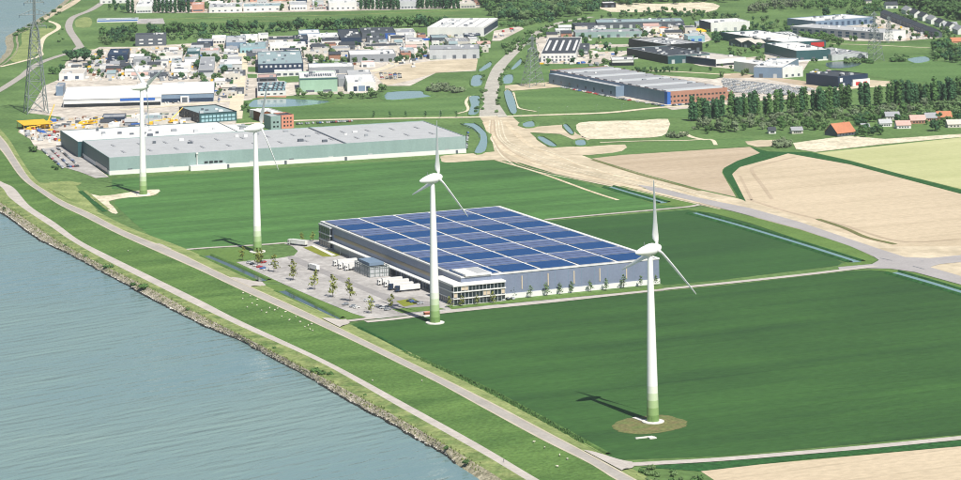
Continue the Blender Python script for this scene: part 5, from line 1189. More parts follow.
# bushes of the river bank and roadside
for x, y, h, w in [(108, 268, 3.2, 1.5), (134, 286, 3, 1.3), (143, 288, 3.4, 1.7), (317, 372, 3.4, 1.5), (322, 374.5, 3.2, 1.5), (330, 375.5, 2.6, 1.2), (274, 349, 2, 1.2), (86, 257, 2, 1), (66, 246, 1.8, 1), (188, 310, 2, 1), (365, 396, 1.6, 1), (446, 449, 2, 1.1), (466, 463, 2.2, 1.2), (4, 209, 2, 1), (10, 214, 1.6, 1)]: tree('shrub', x, y, h, 'leaf', 'green bush growing on the stone river bank', 'bushes on the stone bank', z=.6, wide=w)
for x, y, h in [(33, 152, 6.5), (57, 170, 4), (53, 168, 3)]: tree('shrub', x, y, h, 'leaf', 'green bush at the edge of the car park left of the teal hall', 'bushes at the teal hall car park', wide=.9)
wood([(632, 482), (640, 470), (662, 467), (690, 472), (712, 484), (690, 492), (650, 492)], 26, 1.6, 3.0, ['leaf', 'leaf_light'], 'low scrub bush in the corner of the farm road and soil field', 'scrub in the road corner', 5, kind='shrub', wide=1.1)
wood([(68, 54), (60, 16), (66, 7), (40, 22)], 10, 2.5, 4, ['leaf'], 'bush on the far river shore', 'bushes on the far shore', 2.5, kind='shrub')
for x, y in [(16, 36), (20, 32), (24, 30.5), (30, 27.5), (36, 24.5), (42, 20), (48, 16), (54, 12.5), (60, 8.5)]: tree('shrub', x, y, uni(4, 6), 'leaf', 'bush on the far river shore', 'bushes on the far shore', wide=1.2)

# undergrowth that closes the right belt, street trees of the estate
random.seed(61)
wood([(690, 131), (700, 124), (780, 117), (860, 110), (985, 100), (985, 105), (930, 112), (860, 117), (780, 125), (702, 133)], 130, 3, 6, ['leaf_light', 'leaf', 'leaf_grey'], 'dense undergrowth filling the bushy belt below the poplars', 'x', 1.5, wide=1.3, mass='belt_undergrowth')
wood([(765, 127), (850, 118), (961, 108), (985, 108), (985, 116), (880, 121), (800, 128)], 60, 3, 6, ['leaf', 'leaf_light'], 'low garden hedges and shrubs around the village plots', 'x', 2, wide=1.3, mass='garden_hedges')
wood([(480, 10), (600, 2), (745, -2), (745, 3), (690, 4), (600, 8), (560, 14), (500, 14)], 120, 9, 15, ['leaf', 'leaf_dark', 'leaf_light'], 'continuous edge of the far wood', 'x', 1.2, wide=1.2, mass='wood_edge')
for poly, n in (([(90, 78), (92, 62), (195, 46), (230, 44), (230, 98), (216, 98), (200, 80)], 30), ([(246, 66), (246, 46), (330, 38), (420, 34), (428, 58), (400, 64), (300, 64)], 30), ([(130, 10), (135, -2), (478, -6), (476, 7)], 26), ([(540, 66), (545, 36), (640, 30), (705, 30), (705, 46), (640, 66)], 18), ([(700, 72), (720, 50), (830, 40), (830, 62), (760, 64)], 12)):
    k = 0
    for x, y in scatter(poly, n * 6, 2.5):
        if k >= n: break
        if clear(P(x, y), 4): tree('round', x, y, uni(5, 10), random.choice(['leaf', 'leaf_dark', 'leaf_light']), 'small street tree between the estate buildings', 'street trees of the estate', name='street_tree', wide=uni(.9, 1.2)); k += 1

for nm, poly, n, h0, h1, lb in (('hedgerow', [(596, 16), (700, 14), (745, 18), (745, 20), (690, 18), (600, 19)], 60, 4, 7, 'broken hedgerow below the sandy field'), ('hedgerow', [(500, 27), (545, 21), (560, 21), (520, 28)], 40, 5, 8, 'hedge along the foot of the mixed wood'), ('hedgerow', [(620, 71), (690, 69), (700, 71), (640, 74)], 30, 3, 5, 'low hedge behind the striped roof factory'), ('hedgerow', [(745, 27), (800, 22), (806, 25), (760, 31)], 30, 4, 6, 'hedge between white hall and orange roof'), ('hedgerow', [(100, 40), (134, 36), (134, 42), (104, 46)], 30, 6, 10, 'tree clump left of the slate office'), ('hedgerow', [(168, 38), (240, 34), (350, 28), (350, 31), (240, 38), (170, 42)], 70, 5, 9, 'shrubs filling the foot of the avenue'), ('hedgerow', [(840, 14), (880, 10), (884, 13), (850, 17)], 24, 6, 9, 'bushes between clipped wood and glass hall')):
    wood(poly, n, h0, h1, ['leaf', 'leaf_light', 'leaf_dark'], lb, 'x', 1.2, wide=1.2, mass=nm)
em = MB(); cvs = [crown('round', 90 + i) for i in range(4)]; emats = ['leaf', 'leaf_dark', 'leaf_light']
for poly, n in (([(66, 78), (92, 62), (195, 46), (232, 44), (232, 98), (216, 98), (200, 80)], 130), ([(246, 68), (246, 44), (330, 38), (424, 34), (430, 58), (400, 64), (300, 66)], 120), ([(110, 11), (125, -4), (478, -8), (478, 8)], 130), ([(520, 66), (540, 34), (640, 30), (705, 30), (712, 48), (640, 68)], 60), ([(690, 74), (720, 48), (830, 36), (860, 42), (830, 64), (760, 66)], 60), ([(845, 20), (900, 10), (985, 40), (985, 46), (905, 44)], 70), ([(600, 20), (760, 18), (800, 26), (760, 32), (690, 36), (600, 24)], 60)):
    for x, y in scatter(poly, n):
        p = P(x, y)
        if not clear(p, 4): continue
        c = random.choice(cvs); h = uni(3.5, 8.5); k = len(em.v); a = uni(0, 6.28); ca, sa = math.cos(a) * h * 1.15, math.sin(a) * h * 1.15
        em.v += [(p.x + v[0] * ca - v[1] * sa, p.y + v[0] * sa + v[1] * ca, v[2] * h) for v in c.v]; em.f += [tuple(k + i for i in f) for f in c.f]; em.m += [random.randrange(3)] * len(c.f)
setp(em.build('estate_greenery', emats, None, fix=False), 'bushes and small trees scattered all over the far estate', 'greenery', None, 'stuff')
# ================================================================== LOOSE STUFF: stones, tufts
random.seed(77)
def stones(name, A, B, n, s0, s1, mat, label):
    a = resample(A, 600); c = resample(B, 600); m = MB()
    for _ in range(n):
        i = random.random() * 520; j = int(i); t = random.random(); p = a[j].lerp(c[j], t) + (a[j + 1] - a[j]) * (i - j); s = uni(s0, s1)
        k = len(m.v)
        for sx, sy, sz in ((1, 0, 0), (-1, 0, 0), (0, 1, 0), (0, -1, 0), (0, 0, .7), (0, 0, -.7)):
            m.v.append((p.x + (sx + uni(-.3, .3)) * s, p.y + (sy + uni(-.3, .3)) * s, p.z + (sz + uni(-.15, .15)) * s))
        for f in ((0, 2, 4), (2, 1, 4), (1, 3, 4), (3, 0, 4), (2, 0, 5), (1, 2, 5), (3, 1, 5), (0, 3, 5)): m.f.append(tuple(k + q for q in f)); m.m.append(0)
    return setp(m.build(name, mat, None, fix=False), label, 'stones', None, 'stuff')
near = lambda w: w[:-1]
a1, a0 = resample(near(w1), 600), resample(near(w0), 600)
mid = lambda t: [p.lerp(q, t) for p, q in zip(a1, a0)]
stones('rubble_stones', mid(.05), mid(.80), 6500, .25, .7, 'stone', 'rubble stones of the near river bank')
stones('waterline_stones', mid(.72), mid(.80), 2400, .3, .6, 'concrete', 'pale stones just above the waterline')
stones('wet_stones', mid(.80), mid(.92), 3800, .6, 1.2, 'wet_stone', 'dark wet stones along the waterline')
def tufts(name, A, B, n, h0, h1, mat, label):
    a = resample(A, 600); c = resample(B, 600); m = MB()
    for _ in range(n):
        j = random.randrange(0, 540); p = a[j].lerp(c[j], random.random()); h = uni(h0, h1)
        for q in range(3):
            an = uni(0, 6.28); d = Vector((math.cos(an), math.sin(an), 0)) * h * .6; e = Vector((uni(-.3, .3), uni(-.3, .3), 0)) * h
            m.v += [tuple(p - d), tuple(p + d), tuple(p + e + Vector((0, 0, h)))]; k = len(m.v); m.f.append((k - 3, k - 2, k - 1)); m.m.append(0)
    return setp(m.build(name, mat, None, fix=False), label, 'plants', None, 'stuff')
tufts('bank_weeds', mid(-.15), mid(.5), 1500, .4, 1.0, 'reed', 'weeds growing between the bank stones')
dl = smooth(px([(402, 354), (440, 370), (484, 390), (546, 423), (606, 456)], .2), 6)
tufts('ditch_reeds', [p + Vector((1.5, 2, 0)) for p in dl], [p - Vector((1.5, 2, 0)) for p in dl], 1500, .8, 2.0, 'leaf', 'reeds in the ditch along the front crop field')
dl2 = smooth(px([(178, 251), (206, 264), (240, 281), (290, 304), (330, 321)], .2), 6)
tufts('verge_weeds', [p + Vector((3, 1, 0)) for p in dl2], [p - Vector((1, 1, 0)) for p in dl2], 900, .5, 1.3, 'leaf', 'weeds along the foot of the dike')
# ================================================================== VEHICLES
def car_mesh(kind):
    m = MB()
    if kind == 'car':
        low = [(-2.15, .35), (2.15, .35), (2.2, .75), (1.2, .95), (-1.9, 1.0), (-2.2, .85)]; cab = [(-1.85, 1.0), (.95, .95), (.25, 1.45), (-1.3, 1.47)]
        def pr(prof, y0, y1, mi): m.prism(prof, y0, y1, mi)
        pr(low, -.88, .88, 0); pr(cab, -.76, .76, 1); m.box(-1.25, -.7, 1.46, .2, .7, 1.53, 0)
        wx = (-1.35, 1.35)
    else:
        pr_ = [(-2.7, .4), (2.6, .4), (2.7, 1.1), (2.1, 1.3), (1.5, 2.2), (-2.7, 2.3)]; m.prism(pr_, -1, 1, 0)
        m.prism([(1.55, 1.4), (2.12, 1.35), (1.55, 2.1)], -1.02, 1.02, 1); wx = (-1.7, 1.7)
    for x in wx:
        for y in (-.8, .8):
            k = len(m.v); n = 8
            for s in (-.13, .13):
                for i in range(n): m.v.append((x + .34 * math.cos(6.283 * i / n), y + s, .34 + .34 * math.sin(6.283 * i / n)))
            m.f.append(tuple(k + i for i in range(n))); m.m.append(2); m.f.append(tuple(k + 2 * n - 1 - i for i in range(n))); m.m.append(2)
            for i in range(n): j = (i + 1) % n; m.f.append((k + i, k + j, k + n + j, k + n + i)); m.m.append(2)
    return m
paints = {'white': 'white', 'silver': 'lgrey', 'black': 'black', 'blue': 'blue', 'red': 'red', 'grey': 'grey'}
CARM = {k: car_mesh(k) for k in ('car', 'van')}
CM = {(k, c): CARM[k].mesh(k, [paints[c], 'car_glass', 'tyre']) for k in CARM for c in paints}
def car(p, rz, colour, label, group, kind='car'):
    return setp(link(kind if kind == 'van' else 'parked_car', CM[kind, colour], None, p, rz), label, kind, group)
random.seed(41)
cols = ['white', 'white', 'silver', 'silver', 'black', 'blue', 'grey', 'red', 'black']
def row(a, b, n, where, group, miss=.15, z=.25, turn=math.pi / 2, kind='car'):
    A, Bp = P(a[0], a[1], z), P(b[0], b[1], z); d = (Bp - A); ang = math.atan2(d.y, d.x) + turn
    for i in range(n):
        if random.random() < miss: continue
        c = random.choice(cols); car(A + d * ((i + .5) / n), ang + (math.pi if random.random() < .5 else 0) + uni(-.03, .03), c, '%s %s %s' % (c, kind, where), group, kind)
g = 'cars at the solar hall'
row((248, 262.5), (268, 271), 6, 'parked under the young trees left of the solar roofed hall', g, .1)
row((257, 261.5), (278, 266), 5, 'in the upper parking row left of the solar roofed hall', g, .2)
row((296, 279), (312, 287), 4, 'parked in the middle of the tree lined row of the hall yard', g, .4)
row((340, 303.5), (362, 309.5), 6, 'parked at the lower end of the tree lined row', g, .2)
row((356, 298), (374, 303), 4, 'parked beside the dark drive lane of the hall', g, .2)
row((376, 306), (390, 311), 3, 'parked beside the turbine shadow near the drive', g, .1)
row((408, 301), (422, 304.5), 4, 'parked on the olive lawn corner', g, .1)
row((480, 301.5), (494, 300), 3, 'parked in front of the glazed corner office', g, .1)
row((500, 300.5), (515, 299), 3, 'parked by the white base of the front wall', g, .3)
g = 'cars left of the teal hall'
for a, b, n in (((42, 150), (63, 169), 17), ((50, 149), (70, 167), 15), ((57, 148.5), (76, 164), 14), ((71, 148), (84, 159), 12), ((78, 147.5), (88, 158), 9)): row(a, b, n, 'in the car park at the dark end of the teal hall', g, .25, turn=.2)
row((64, 167.5), (79, 166.5), 6, 'in the short bottom row of the teal hall car park', g, .2)
g = 'cars right of the teal hall'
row((468, 131), (466, 150), 12, 'at the right end of the teal hall beside the canal', g, .2, turn=.3)
row((296, 124.5), (355, 121.5), 26, 'in the long row behind the teal hall', 'cars behind the teal hall', .25)
g = 'cars on the small paved park'
for k in range(5): row((381 + 4.6 * k, 73 + .2 * k), (382.5 + 4.4 * k, 80), 5, 'in the paved car park beside the white and blue hall', g, .1, turn=math.pi / 2 + .4)
g = 'cars at the white hall'
row((164, 103.5), (211, 100.8), 18, 'parked before the blue grey front of the white roofed hall', g, .3)
row((221, 86), (218.5, 103), 9, 'parked along the cream street beside the white hall', g, .2, turn=.2)
row((248, 80), (246, 97), 6, 'parked left of the red based white building', 'cars at the red based building', .2, turn=.2)
g = 'cars at the striped roof factory'
row((561, 87.5), (612, 97.5), 20, 'parked along the steel blue wing of the factory', g, .2)
row((616, 98.5), (664, 106.5), 16, 'parked along the left wall of the striped roof factory', g, .2)
row((672, 105.8), (712, 102.6), 15, 'parked in front of the orange brick front', g, .2)
row((310, 9.3), (327, 8.6), 10, 'in the far car park behind the levee', 'cars in the far car park', .1)
row((310, 6.5), (327, 5.8), 10, 'in the far car park behind the levee', 'cars in the far car park', .1)
ncar = len([o for o in C.objects if o.name.startswith('parked_car')])
# car store: rows of new cars; the largest as individuals, the rest as one mass
TL, TR, BR, BLc = (720, 78.5), (814, 89.5), (792, 96), (727, 93)
cells = []
for i in range(9):
    for j in range(33):
        s, t = (i + .5) / 9, (j + .5) / 33 + (.006 if i % 2 else 0)
        x = (TL[0] * (1 - t) + TR[0] * t) * (1 - s) + (BLc[0] * (1 - t) + BR[0] * t) * s; y = (TL[1] * (1 - t) + TR[1] * t) * (1 - s) + (BLc[1] * (1 - t) + BR[1] * t) * s
        if random.random() < .9: cells.append((y, x))
cells.sort(reverse=True); cap = max(0, 298 - ncar)
dd = P(TR[0], TR[1]) - P(TL[0], TL[1]); ca = math.atan2(dd.y, dd.x) + math.pi / 2
sm_ = MB()
for k, (y, x) in enumerate(cells):
    c = random.choice(['white', 'white', 'white', 'white', 'white', 'silver', 'silver', 'silver', 'grey'])
    if k < cap: car(P(x, y, .2), ca, c, '%s car in the nearer rows of the dense car store' % c, 'cars of the car store')
    else:
        p = P(x, y, .2); cs, sn = math.cos(ca), math.sin(ca); q = len(sm_.v); mm = {'white': 0, 'silver': 1, 'blue': 2, 'black': 3, 'grey': 4}[c]
        sm_.v += [(p.x + v[0] * cs - v[1] * sn, p.y + v[0] * sn + v[1] * cs, p.z + v[2]) for v in CARM['car'].v]; sm_.f += [tuple(q + i for i in f) for f in CARM['car'].f]; sm_.m += [mm if z == 0 else 4 + z for z in CARM['car'].m]
setp(sm_.build('stored_cars', ['white', 'lgrey', 'blue', 'black', 'grey', 'car_glass', 'tyre'], None, fix=False), 'farther rows of new cars massed in the car store', 'cars', None, 'stuff')

# painted bay lines of the hall yard
for a, b, n in (((248, 262), (268, 270.5), 9), ((340, 302.5), (362, 309), 9), ((296, 278.5), (314, 287), 8)):
    for i in range(n + 1):
        p = P(a[0] + (b[0] - a[0]) * i / n, a[1] + (b[1] - a[1]) * i / n, .31); ribbon('bay_marking', [p - hu * 2.6, p + hu * 2.6], .22, 'paint', .31, 0, world_pts=True)
for i in range(16):
    p = hall.location + hv * (34 + i * 9.5) + Vector((0, 0, .31)); ribbon('bay_marking', [p - hu * 6, p - hu * 24], .3, 'paint', .31, 0, world_pts=True)
# trucks: cab, trailer, wheels
def truck(x, y, rz, cab, label, box='white', L=13.5, z=.25, group=None):
    r = empty('articulated_truck' if L > 10 else 'box_truck', P(x, y, z), rz, label, 'truck', group)
    m = MB(); m.prism([(0, .6), (2.3, .6), (2.35, 1.6), (2.1, 3.4), (1.6, 3.8), (0, 3.8)], -1.22, 1.22); c = m.build('cab', cab, r)
    piece('windscreen', c, 2.12, -1.05, 1.9, 2.34, 1.05, 3.0, 'glass'); piece('side_window', c, 1.0, -1.26, 1.9, 1.9, -1.2, 2.9, 'glass'); piece('side_window', c, 1.0, 1.2, 1.9, 1.9, 1.26, 2.9, 'glass')
    m = MB(); m.box(-L - .6, -1.25, 1.15, -.6, 1.25, 4.0); m.build('trailer', box, r)
    piece('chassis', r, -L - .3, -.8, .7, .1, .8, 1.14, 'slate')
    w = MB(); w.lathe([(.5, -.18), (.5, .18)], 10); wm = _unit.setdefault('wheel_mesh', w.mesh('wheel', 'tyre'))
    for xx in ([1.3, -.9] + ([-L + 2.4, -L + 1.1, -L - .0] if L > 10 else [-L + 1])):
        for yy in (-1.05, 1.05):
            o = link('wheel', wm, r, (xx, yy, .5)); o.rotation_euler = (math.pi / 2, 0, 0)
    return r
hx = math.atan2(-hu.y, -hu.x)
def at_dock(t, d): return proj(hall.location + hv * (HD * t) - hu * d)
for t, d, c, lb in ((.22, 19.5, 'navy', 'white truck with dark blue cab at the docks, nearer of two'), (.255, 20.5, 'navy', 'white truck with dark blue cab at the docks, farther of two'), (.335, 20, 'white', 'white truck with white cab docked between steel cage and dark blue trucks'),
                    (.575, 20, 'white', 'white truck docked right behind the steel cage'), (.605, 21.5, 'white', 'white truck docked second behind the steel cage'), (.655, 20.5, 'white', 'white truck docked farthest from the corner office'), (.30, 19, 'white', 'white truck with white cab docked next to the dark blue pair')):
    x, y = at_dock(t, d); truck(x, y, hx, c, lb)
truck(311, 269.5, math.atan2(hv.y, hv.x) + 0.15, 'white', 'white box truck driving across the yard lane', L=9)
truck(291, 244.5, math.atan2(hv.y, hv.x) + .5, 'white', 'white truck leaving the yard by the rear gate')
truck(74, 146, .15, 'navy', 'white trailer truck on the grass edge above the car park', L=15)
random.seed(8)
# yard vehicles and containers of the estate
def container(x, y, rz, mat, label, group, L=12):
    r = empty('container', P(x, y, .2), rz, label, 'container', group)
    m = MB(); m.box(0, 0, .1, L, 2.5, 2.8)
    for i in range(int(L / .8)): m.box(.2 + i * .8, -.06, .3, .5 + i * .8, 0, 2.6); m.box(.2 + i * .8, 2.5, .3, .5 + i * .8, 2.56, 2.6)
    m.build('body', mat, r); piece('door', r, L, .1, .2, L + .06, 1.2, 2.7, mat); piece('door', r, L, 1.3, .2, L + .06, 2.4, 2.7, mat)
spots = {'white': 'white', 'rust red': 'rust', 'blue': 'blue', 'grey': 'grey', 'yellow': 'yellow', 'pale': 'lgrey', 'dark': 'slate'}
for poly, n, where, gp in (([(120, 80), (120, 62), (195, 60), (196, 80)], 46, 'in the crowded coach and storage yard above the white hall', 'containers of the storage yard'),
                           ([(95, 132), (100, 124), (182, 121), (190, 126)], 34, 'in the yard between white hall and teal hall', 'containers between the halls'),
                           ([(206, 72), (226, 62), (228, 90), (216, 84)], 14, 'in the yard beside the grey store', 'containers beside the grey store'),
                           ([(60, 66), (108, 64), (115, 74), (90, 76)], 24, 'in the yard below the dark tree clump', 'containers below the tree clump'),
                           ([(300, 52), (345, 50), (348, 58), (300, 60)], 16, 'on the paved ground above the long white roofed shed', 'containers in the mid estate'),
                           ([(655, 29), (700, 29), (702, 33), (655, 33)], 8, 'beside the sandy heaps of the eastern yard', 'containers at the sandy heaps'),
                           ([(400, 46), (425, 40), (430, 56), (408, 64)], 14, 'beside the bend of the cream street', 'containers at the street bend')):
    for x, y in scatter(poly, n, 3):
        if not clear(P(x, y), 7): continue
        c = random.choice(['white', 'white', 'pale', 'rust red', 'blue', 'grey', 'dark', 'white'] if 'halls' not in where else ['white', 'yellow', 'yellow', 'pale', 'dark'])
        container(x, y, GA + random.choice([0, 0, math.pi / 2]), spots[c], '%s container %s' % (c, where), gp, random.choice([6, 12, 12]))
for poly, n, where, gp in (([(118, 84), (118, 60), (196, 58), (197, 80)], 40, 'in the coach yard above the white hall', 'vans of the coach yard'), ([(400, 62), (428, 44), (430, 60), (405, 72)], 16, 'by the bend of the cream street', 'vans at the street bend'), ([(24, 132), (56, 128), (56, 142), (34, 142)], 16, 'in the yellow machine yard', 'vans of the machine yard'),
                           ([(300, 50), (345, 47), (348, 58), (302, 60)], 16, 'in the yards of the mid estate', 'vans of the mid estate'), ([(500, 32), (518, 28), (504, 38), (494, 40)], 7, 'in front of the dark gable of the white warehouse', 'vans at the white warehouse'), ([(540, 63.5), (605, 61), (640, 65), (600, 68)], 11, 'below the white fronted office', 'vans below the white office'), ([(804, 72), (826, 70), (828, 77), (810, 78)], 6, 'in the small yard right of the plain hall', 'vans right of the plain hall')):
    for x, y in scatter(poly, n, 2.5):
        if not clear(P(x, y), 4): continue
        c = random.choice(['white', 'white', 'silver', 'blue', 'red', 'grey']); car(P(x, y, .25), GA + random.choice([0, math.pi / 2]) + uni(-.1, .1), c, '%s van %s' % (c, where), gp, 'van')
# uncountable goods standing about in the yards
gm = MB(); gmats = ['white', 'offwhite', 'beige', 'slate', 'grey', 'blue', 'rust', 'yellow', 'lgrey']
for poly, n in (([(60, 82), (70, 62), (110, 50), (196, 46), (230, 44), (230, 98), (216, 98), (200, 80)], 520), ([(30, 140), (20, 132), (56, 119), (182, 113), (188, 126), (100, 130), (86, 146)], 300), ([(246, 66), (246, 44), (330, 38), (424, 34), (428, 58), (400, 66), (300, 64)], 420), ([(130, 11), (135, -4), (478, -8), (476, 8)], 260), ([(640, 34), (650, 28), (706, 28), (700, 44)], 120), ([(540, 66), (545, 40), (600, 34), (640, 60)], 60), ([(842, 41), (880, 20), (905, 26), (936, 38), (905, 41)], 90), ([(804, 74), (830, 70), (832, 77), (812, 78)], 30), ([(430, 38), (478, 35), (479, 46), (432, 46)], 70)):
    for x, y in scatter(poly, n):
        p = P(x, y, .15)
        if not clear(p, 2): continue
        a, b, h = uni(.6, 2.6), uni(.6, 2.0), uni(.6, 2.6); i = random.choices(range(9), [6, 4, 3, 4, 3, 1, 1.5, 1.2, 4])[0]; gm.box(p.x - a, p.y - b, .15, p.x + a, p.y + b, .15 + h, i, 'b')
setp(gm.build('yard_goods', gmats, None, fix=False), 'stacked goods, pallets and crates littering the estate yards', 'goods', None, 'stuff')
# yellow machines
def crane(x, y, rz, label, L=16, up=.25):
    r = empty('mobile_crane', P(x, y, .2), rz, label, 'crane', 'yellow mobile cranes')
    m = MB(); m.box(-5, -1.3, .9, 5, 1.3, 1.9); m.build('carrier', 'yellow', r); m = MB(); m.prism([(3.4, 1.9), (5.2, 1.9), (5.2, 2.5), (4.7, 3.2), (3.4, 3.2)], -1.2, 1.2); m.build('cab', 'yellow', r)
    m = MB(); m.box(-3.5, -1.2, 1.95, .5, 1.2, 3.2); m.build('turntable', 'yellow', r)
    m = MB(); a = Vector((-2.5, 0, 3.2)); b = a + Vector((L * math.cos(up), 0, L * math.sin(up))); m.bar(a, a.lerp(b, .55), .62, 0, 4); m.bar(a.lerp(b, .5), b, .45, 0, 4); m.build('boom', 'yellow', r)
    w = _unit['wheel_mesh']
    for xx in (-4, -2.2, 2.2, 4):
        for yy in (-1.1, 1.1):
            o = link('wheel', w, r, (xx, yy, .6)); o.rotation_euler = (math.pi / 2, 0, 0); o.scale = (1.2, 1.2, 1.2)
for k, (x, y, rz, L, up, lb) in enumerate([(27, 126.5, GA, 14, .1, 'yellow crane at the left corner of the machine yard'), (33, 128.5, GA, 14, .1, 'yellow crane in the second place of the machine yard'), (39, 126.5, GA, 14, .12, 'yellow crane in the middle of the machine yard'), (45, 128.5, GA, 14, .1, 'yellow crane right of the middle of the machine yard'), (30, 131, GA, 13, .1, 'yellow crane in the front row of the machine yard'), (49, 125, GA + .9, 22, .75, 'yellow crane with its boom raised by the machine yard'),
                                           (82, 125.5, GA, 14, .1, 'yellow crane on the lane left of the first turbine'), (92, 124.5, GA, 14, .15, 'yellow crane just left of the first turbine'), (152, 125.5, GA, 13, .1, 'yellow crane right of the first turbine'), (160, 124, GA, 13, .1, 'yellow crane second to the right of the first turbine'), (173, 123, GA + .4, 18, .6, 'yellow crane with raised boom before the dark office')]):
    crane(x, y, rz, lb, L, up)
mh = empty('machine_hall', P(24, 131), GA, 'open yellow roofed shelter in the machine yard', 'shelter')
for i in range(6):
    for j in (0, 1): piece('post', mh, i * 5, j * 26, 0, i * 5 + .3, j * 26 + .3, 5, 'yellow')
m = MB(); m.quad([(-.5, -.5, 5), (25.8, -.5, 5), (25.8, 26.8, 6.5), (-.5, 26.8, 6.5)]); m.quad([(-.5, -.5, 5.3), (25.8, -.5, 5.3), (25.8, 26.8, 6.8), (-.5, 26.8, 6.8)]); m.quad([(-.5, -.5, 5), (25.8, -.5, 5), (25.8, -.5, 5.3), (-.5, -.5, 5.3)]); m.build('roof', 'yellow', mh)
bld('red_store', 'low brick red roofed store beside the teal hall', 'store', (62, 139.5), 76, 4, D=20, wall='white', roof='rust')
# orange material heaps
for x, y, r_, mt, lb in [(655, 31, 9, 'beige', 'sand heap left in the eastern yard'), (663, 30.5, 10, 'orange_tile', 'orange heap in the middle of the eastern yard'), (674, 31, 10, 'beige', 'sand heap right in the eastern yard'), (686, 30.5, 8, 'salmon', 'salmon heap in the eastern yard'), (699, 31.5, 8, 'yellow', 'yellow heap by the white hall with dark end')]:
    h = MB(); h.lathe([(r_ * .98, 0), (r_ * .8, r_ * .14), (r_ * .5, r_ * .32), (r_ * .2, r_ * .46), (.2, r_ * .5)], 14); o = h.build('material_heap', mt, None, True); o.location = P(x, y, .2); o.scale = (1.5, 1, 1); setp(o, lb, 'heap')
# sheep on the dike
def sheep_mesh():
    bm = bmesh.new(); bmesh.ops.create_icosphere(bm, subdivisions=2, radius=1)
    for v in bm.verts:
        f = 1 + .12 * mnoise.noise(v.co * 3); v.co = Vector((v.co.x * .62 * f, v.co.y * .32 * f * (1 + .1 * v.co.x), .72 + v.co.z * .33 * f))
    def cone(p, q, r0, r1, n=7):
        p = Vector(p); q = Vector(q); d = (q - p).normalized(); u = d.orthogonal().normalized(); w = d.cross(u); A = []
        for c, r in ((p, r0), (q, r1)): A.append([bm.verts.new(c + (u * math.cos(6.283 * i / n) + w * math.sin(6.283 * i / n)) * r) for i in range(n)])
        for i in range(n): f = bm.faces.new((A[0][i], A[0][(i + 1) % n], A[1][(i + 1) % n], A[1][i])); f.material_index = 1
        f = bm.faces.new(A[1]); f.material_index = 1
    for x in (-.38, .38):
        for y in (-.16, .16): cone((x, y, .6), (x - .04, y, .28), .09, .06); cone((x - .04, y, .28), (x, y, 0), .06, .05)
    cone((.5, 0, .85), (.78, 0, .95), .17, .13); cone((.74, 0, .98), (.98, 0, .80), .14, .07)
    for y in (-.1, .1): cone((.76, y, 1.02), (.72, y * 2.4, 1.0), .05, .02, 5)
    cone((-.58, 0, .8), (-.68, 0, .55), .06, .03, 5)
    me = bpy.data.meshes.new('sheep'); bm.to_mesh(me); bm.free(); me.materials.append(M['wool']); me.materials.append(M['wool'])
    me.polygons.foreach_set('use_smooth', [True] * len(me.polygons)); return me
SH = sheep_mesh(); random.seed(13)
a3, a4 = resample(near(w3), 400), resample(near(w4), 400)
def on_slope(x, y):
    best = None
    for i in range(0, 399):
        for t in (.1, .2, .3, .4, .5, .6, .7, .8, .9):
            p = a3[i].lerp(a4[i], t); q = proj(p); d = (q[0] - x) ** 2 + (q[1] - y) ** 2
            if best is None or d < best[0]: best = (d, p)
    return best[1]
for x, y in [(244, 300), (252, 303), (256, 307), (262, 311), (267, 314), (269, 308), (275, 312), (279, 309), (282, 316), (290, 320), (301, 323), (307, 326), (310, 329), (313, 325), (247, 308), (259, 299), (286, 312), (296, 317), (244, 293), (251, 296), (372, 380), (421, 381), (305, 329), (312, 332), (535, 443), (546, 448), (560, 455), (566, 458), (557, 466), (128, 251)]:
    setp(link('sheep', SH, None, on_slope(x, y), uni(0, 6.28), 1.0), 'white sheep grazing on the green dike slope', 'sheep', 'sheep on the dike slope')
# walker on the towpath
def person(p, rz, label):
    r = empty('person', p, rz, label, 'person')
    me = bpy.data.meshes.new('body'); V = [(0, 0, .95), (0, 0, 1.15), (0, 0, 1.42), (0, 0, 1.52), (0, .02, 1.66), (-.17, 0, 1.40), (-.24, .05, 1.12), (-.22, .18, .88), (.17, 0, 1.40), (.24, -.05, 1.12), (.22, .02, .86), (-.09, 0, .9), (-.10, .16, .5), (-.10, .10, .08), (-.10, .24, .04), (.09, 0, .9), (.10, -.10, .5), (.10, -.26, .1), (.10, -.12, .04)]
    Ed = [(0, 1), (1, 2), (2, 3), (3, 4), (2, 5), (5, 6), (6, 7), (2, 8), (8, 9), (9, 10), (0, 11), (11, 12), (12, 13), (13, 14), (0, 15), (15, 16), (16, 17), (17, 18)]
    R = [.15, .15, .15, .06, .11, .07, .05, .04, .07, .05, .04, .1, .07, .05, .045, .1, .07, .05, .045]
    me.from_pydata(V, Ed, []); o = link('body', me, r); me.materials.append(M['navy'])
    o.modifiers.new('skin', 'SKIN')
    for i, q in enumerate(R): me.skin_vertices[0].data[i].radius = (q, q)
    me.skin_vertices[0].data[0].use_root = True
    s = o.modifiers.new('sub', 'SUBSURF'); s.levels = 1; s.render_levels = 1
    piece('hair', r, -.1, -.1, 1.70, .1, .08, 1.80, 'black')
cc = resample(near(w2), 400); c2 = resample(near(w3), 400)
best = min(((proj(p.lerp(q, .5))[0] - 503) ** 2, p.lerp(q, .5)) for p, q in zip(cc, c2))[1]
person(best, 2.0, 'walker in dark clothes on the grey towpath by the river')
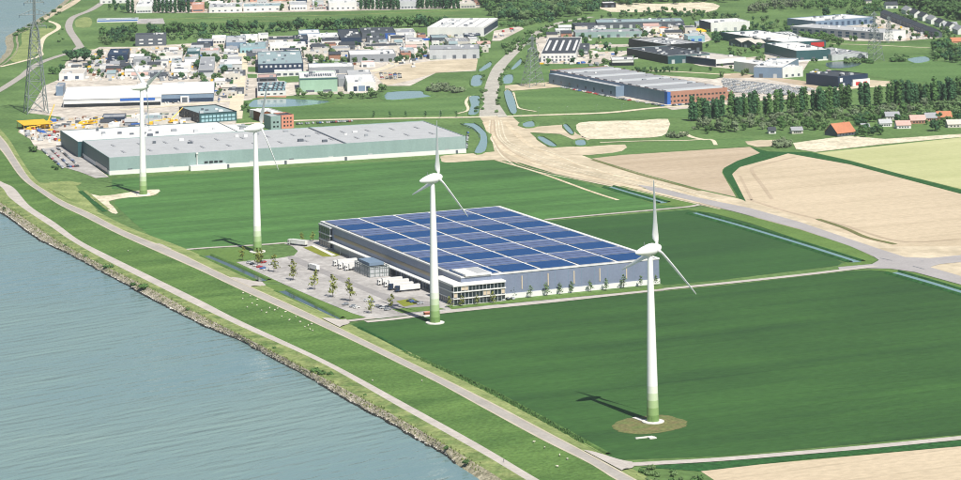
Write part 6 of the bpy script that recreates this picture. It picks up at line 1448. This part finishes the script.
# street lamps on the cream road
for k, (x, y) in enumerate([(521, 117), (538, 116.4), (566, 115.5), (596, 114), (622, 112.5), (440, 119), (462, 118.6)]):
    r = empty('street_lamp', P(x, y), 0, 'thin street lamp standing along the cream road', 'street lamp', 'street lamps along the cream road')
    m = MB(); m.bar((0, 0, 0), (0, 0, 8), .12, 0, 6, .07); m.bar((0, 0, 8), (1.4, 0, 8.4), .06, 0, 5); m.build('pole', 'galv', r); piece('lamp_head', r, 1.2, -.15, 8.3, 2.0, .15, 8.5, 'lgrey')

# ================================================================== AIR
hz = MB(); hz.box(-9500, -2900, -4, 6500, 9500, 330); 
hm = bpy.data.materials.new('haze'); hm.use_nodes = True; nt = hm.node_tree
nt.nodes.remove(nt.nodes['Principled BSDF']); pv = nt.nodes.new('ShaderNodeVolumePrincipled')
pv.inputs['Color'].default_value = (.86, .93, .97, 1); pv.inputs['Density'].default_value = 2.8e-5; pv.inputs['Anisotropy'].default_value = .2
nt.links.new(pv.outputs[0], nt.nodes['Material Output'].inputs['Volume'])
HAZE = True
if HAZE:
    o = hz.build('haze', hm); ss(o, 'stuff'); setp(o, 'thin pale haze over the whole polder', 'haze')

# ================================================================== labels of things standing in rows: count them from the left
_o = ['zeroth', 'first', 'second', 'third', 'fourth', 'fifth', 'sixth', 'seventh', 'eighth', 'ninth', 'tenth', 'eleventh', 'twelfth', 'thirteenth', 'fourteenth', 'fifteenth', 'sixteenth', 'seventeenth', 'eighteenth', 'nineteenth']
_t = ['', '', 'twent', 'thirt', 'fort', 'fift', 'sixt', 'sevent', 'eight', 'ninet']
def ordinal(n): return _o[n] if n < 20 else (_t[n // 10] + ('ieth' if n % 10 == 0 else 'y-' + _o[n % 10]))
for g_, txt in (('poplars of the long belt', 'tall poplar from the left in the long belt before the car store'),
                ('trees of the long avenue under the levee', 'round tree from the left in the long avenue under the levee'),
                ('poplar rows behind the levee', 'dark columnar poplar from the left in the rows behind the levee'),
                ('young trees along the hall parking', 'slender young tree from the left along the parking of the solar hall'),
                ('young trees at the rear corner', 'young yellow green tree from the left at the rear corner of the solar hall'),
                ('young trees before the corner office', 'young tree from the left in front of the glazed corner office'),
                ('young trees along the front wall', 'young tree from the left along the front wall of the solar hall'),
                ('bushy trees on the estate canal', 'pale bushy tree from the left on the near bank of the estate canal'),
                ('small trees on the cream road', 'small dark conical tree from the left along the cream road'),
                ('bushes on the stone bank', 'green bush from the left on the stone river bank'),
                ('street lamps along the cream road', 'thin street lamp from the left along the cream road'),
                ('tree clump below the road bend', 'dark broad tree from the left in the clump below the road bend'),
                ('single dark trees of the eastern meadows', 'single dark tree from the left in the eastern meadows')):
    mem = sorted([o for o in C.objects if o.get('group') == g_], key=lambda o: proj(o.location)[0])
    for i, o in enumerate(mem): o['label'] = '%s %s' % (ordinal(i + 1), txt)
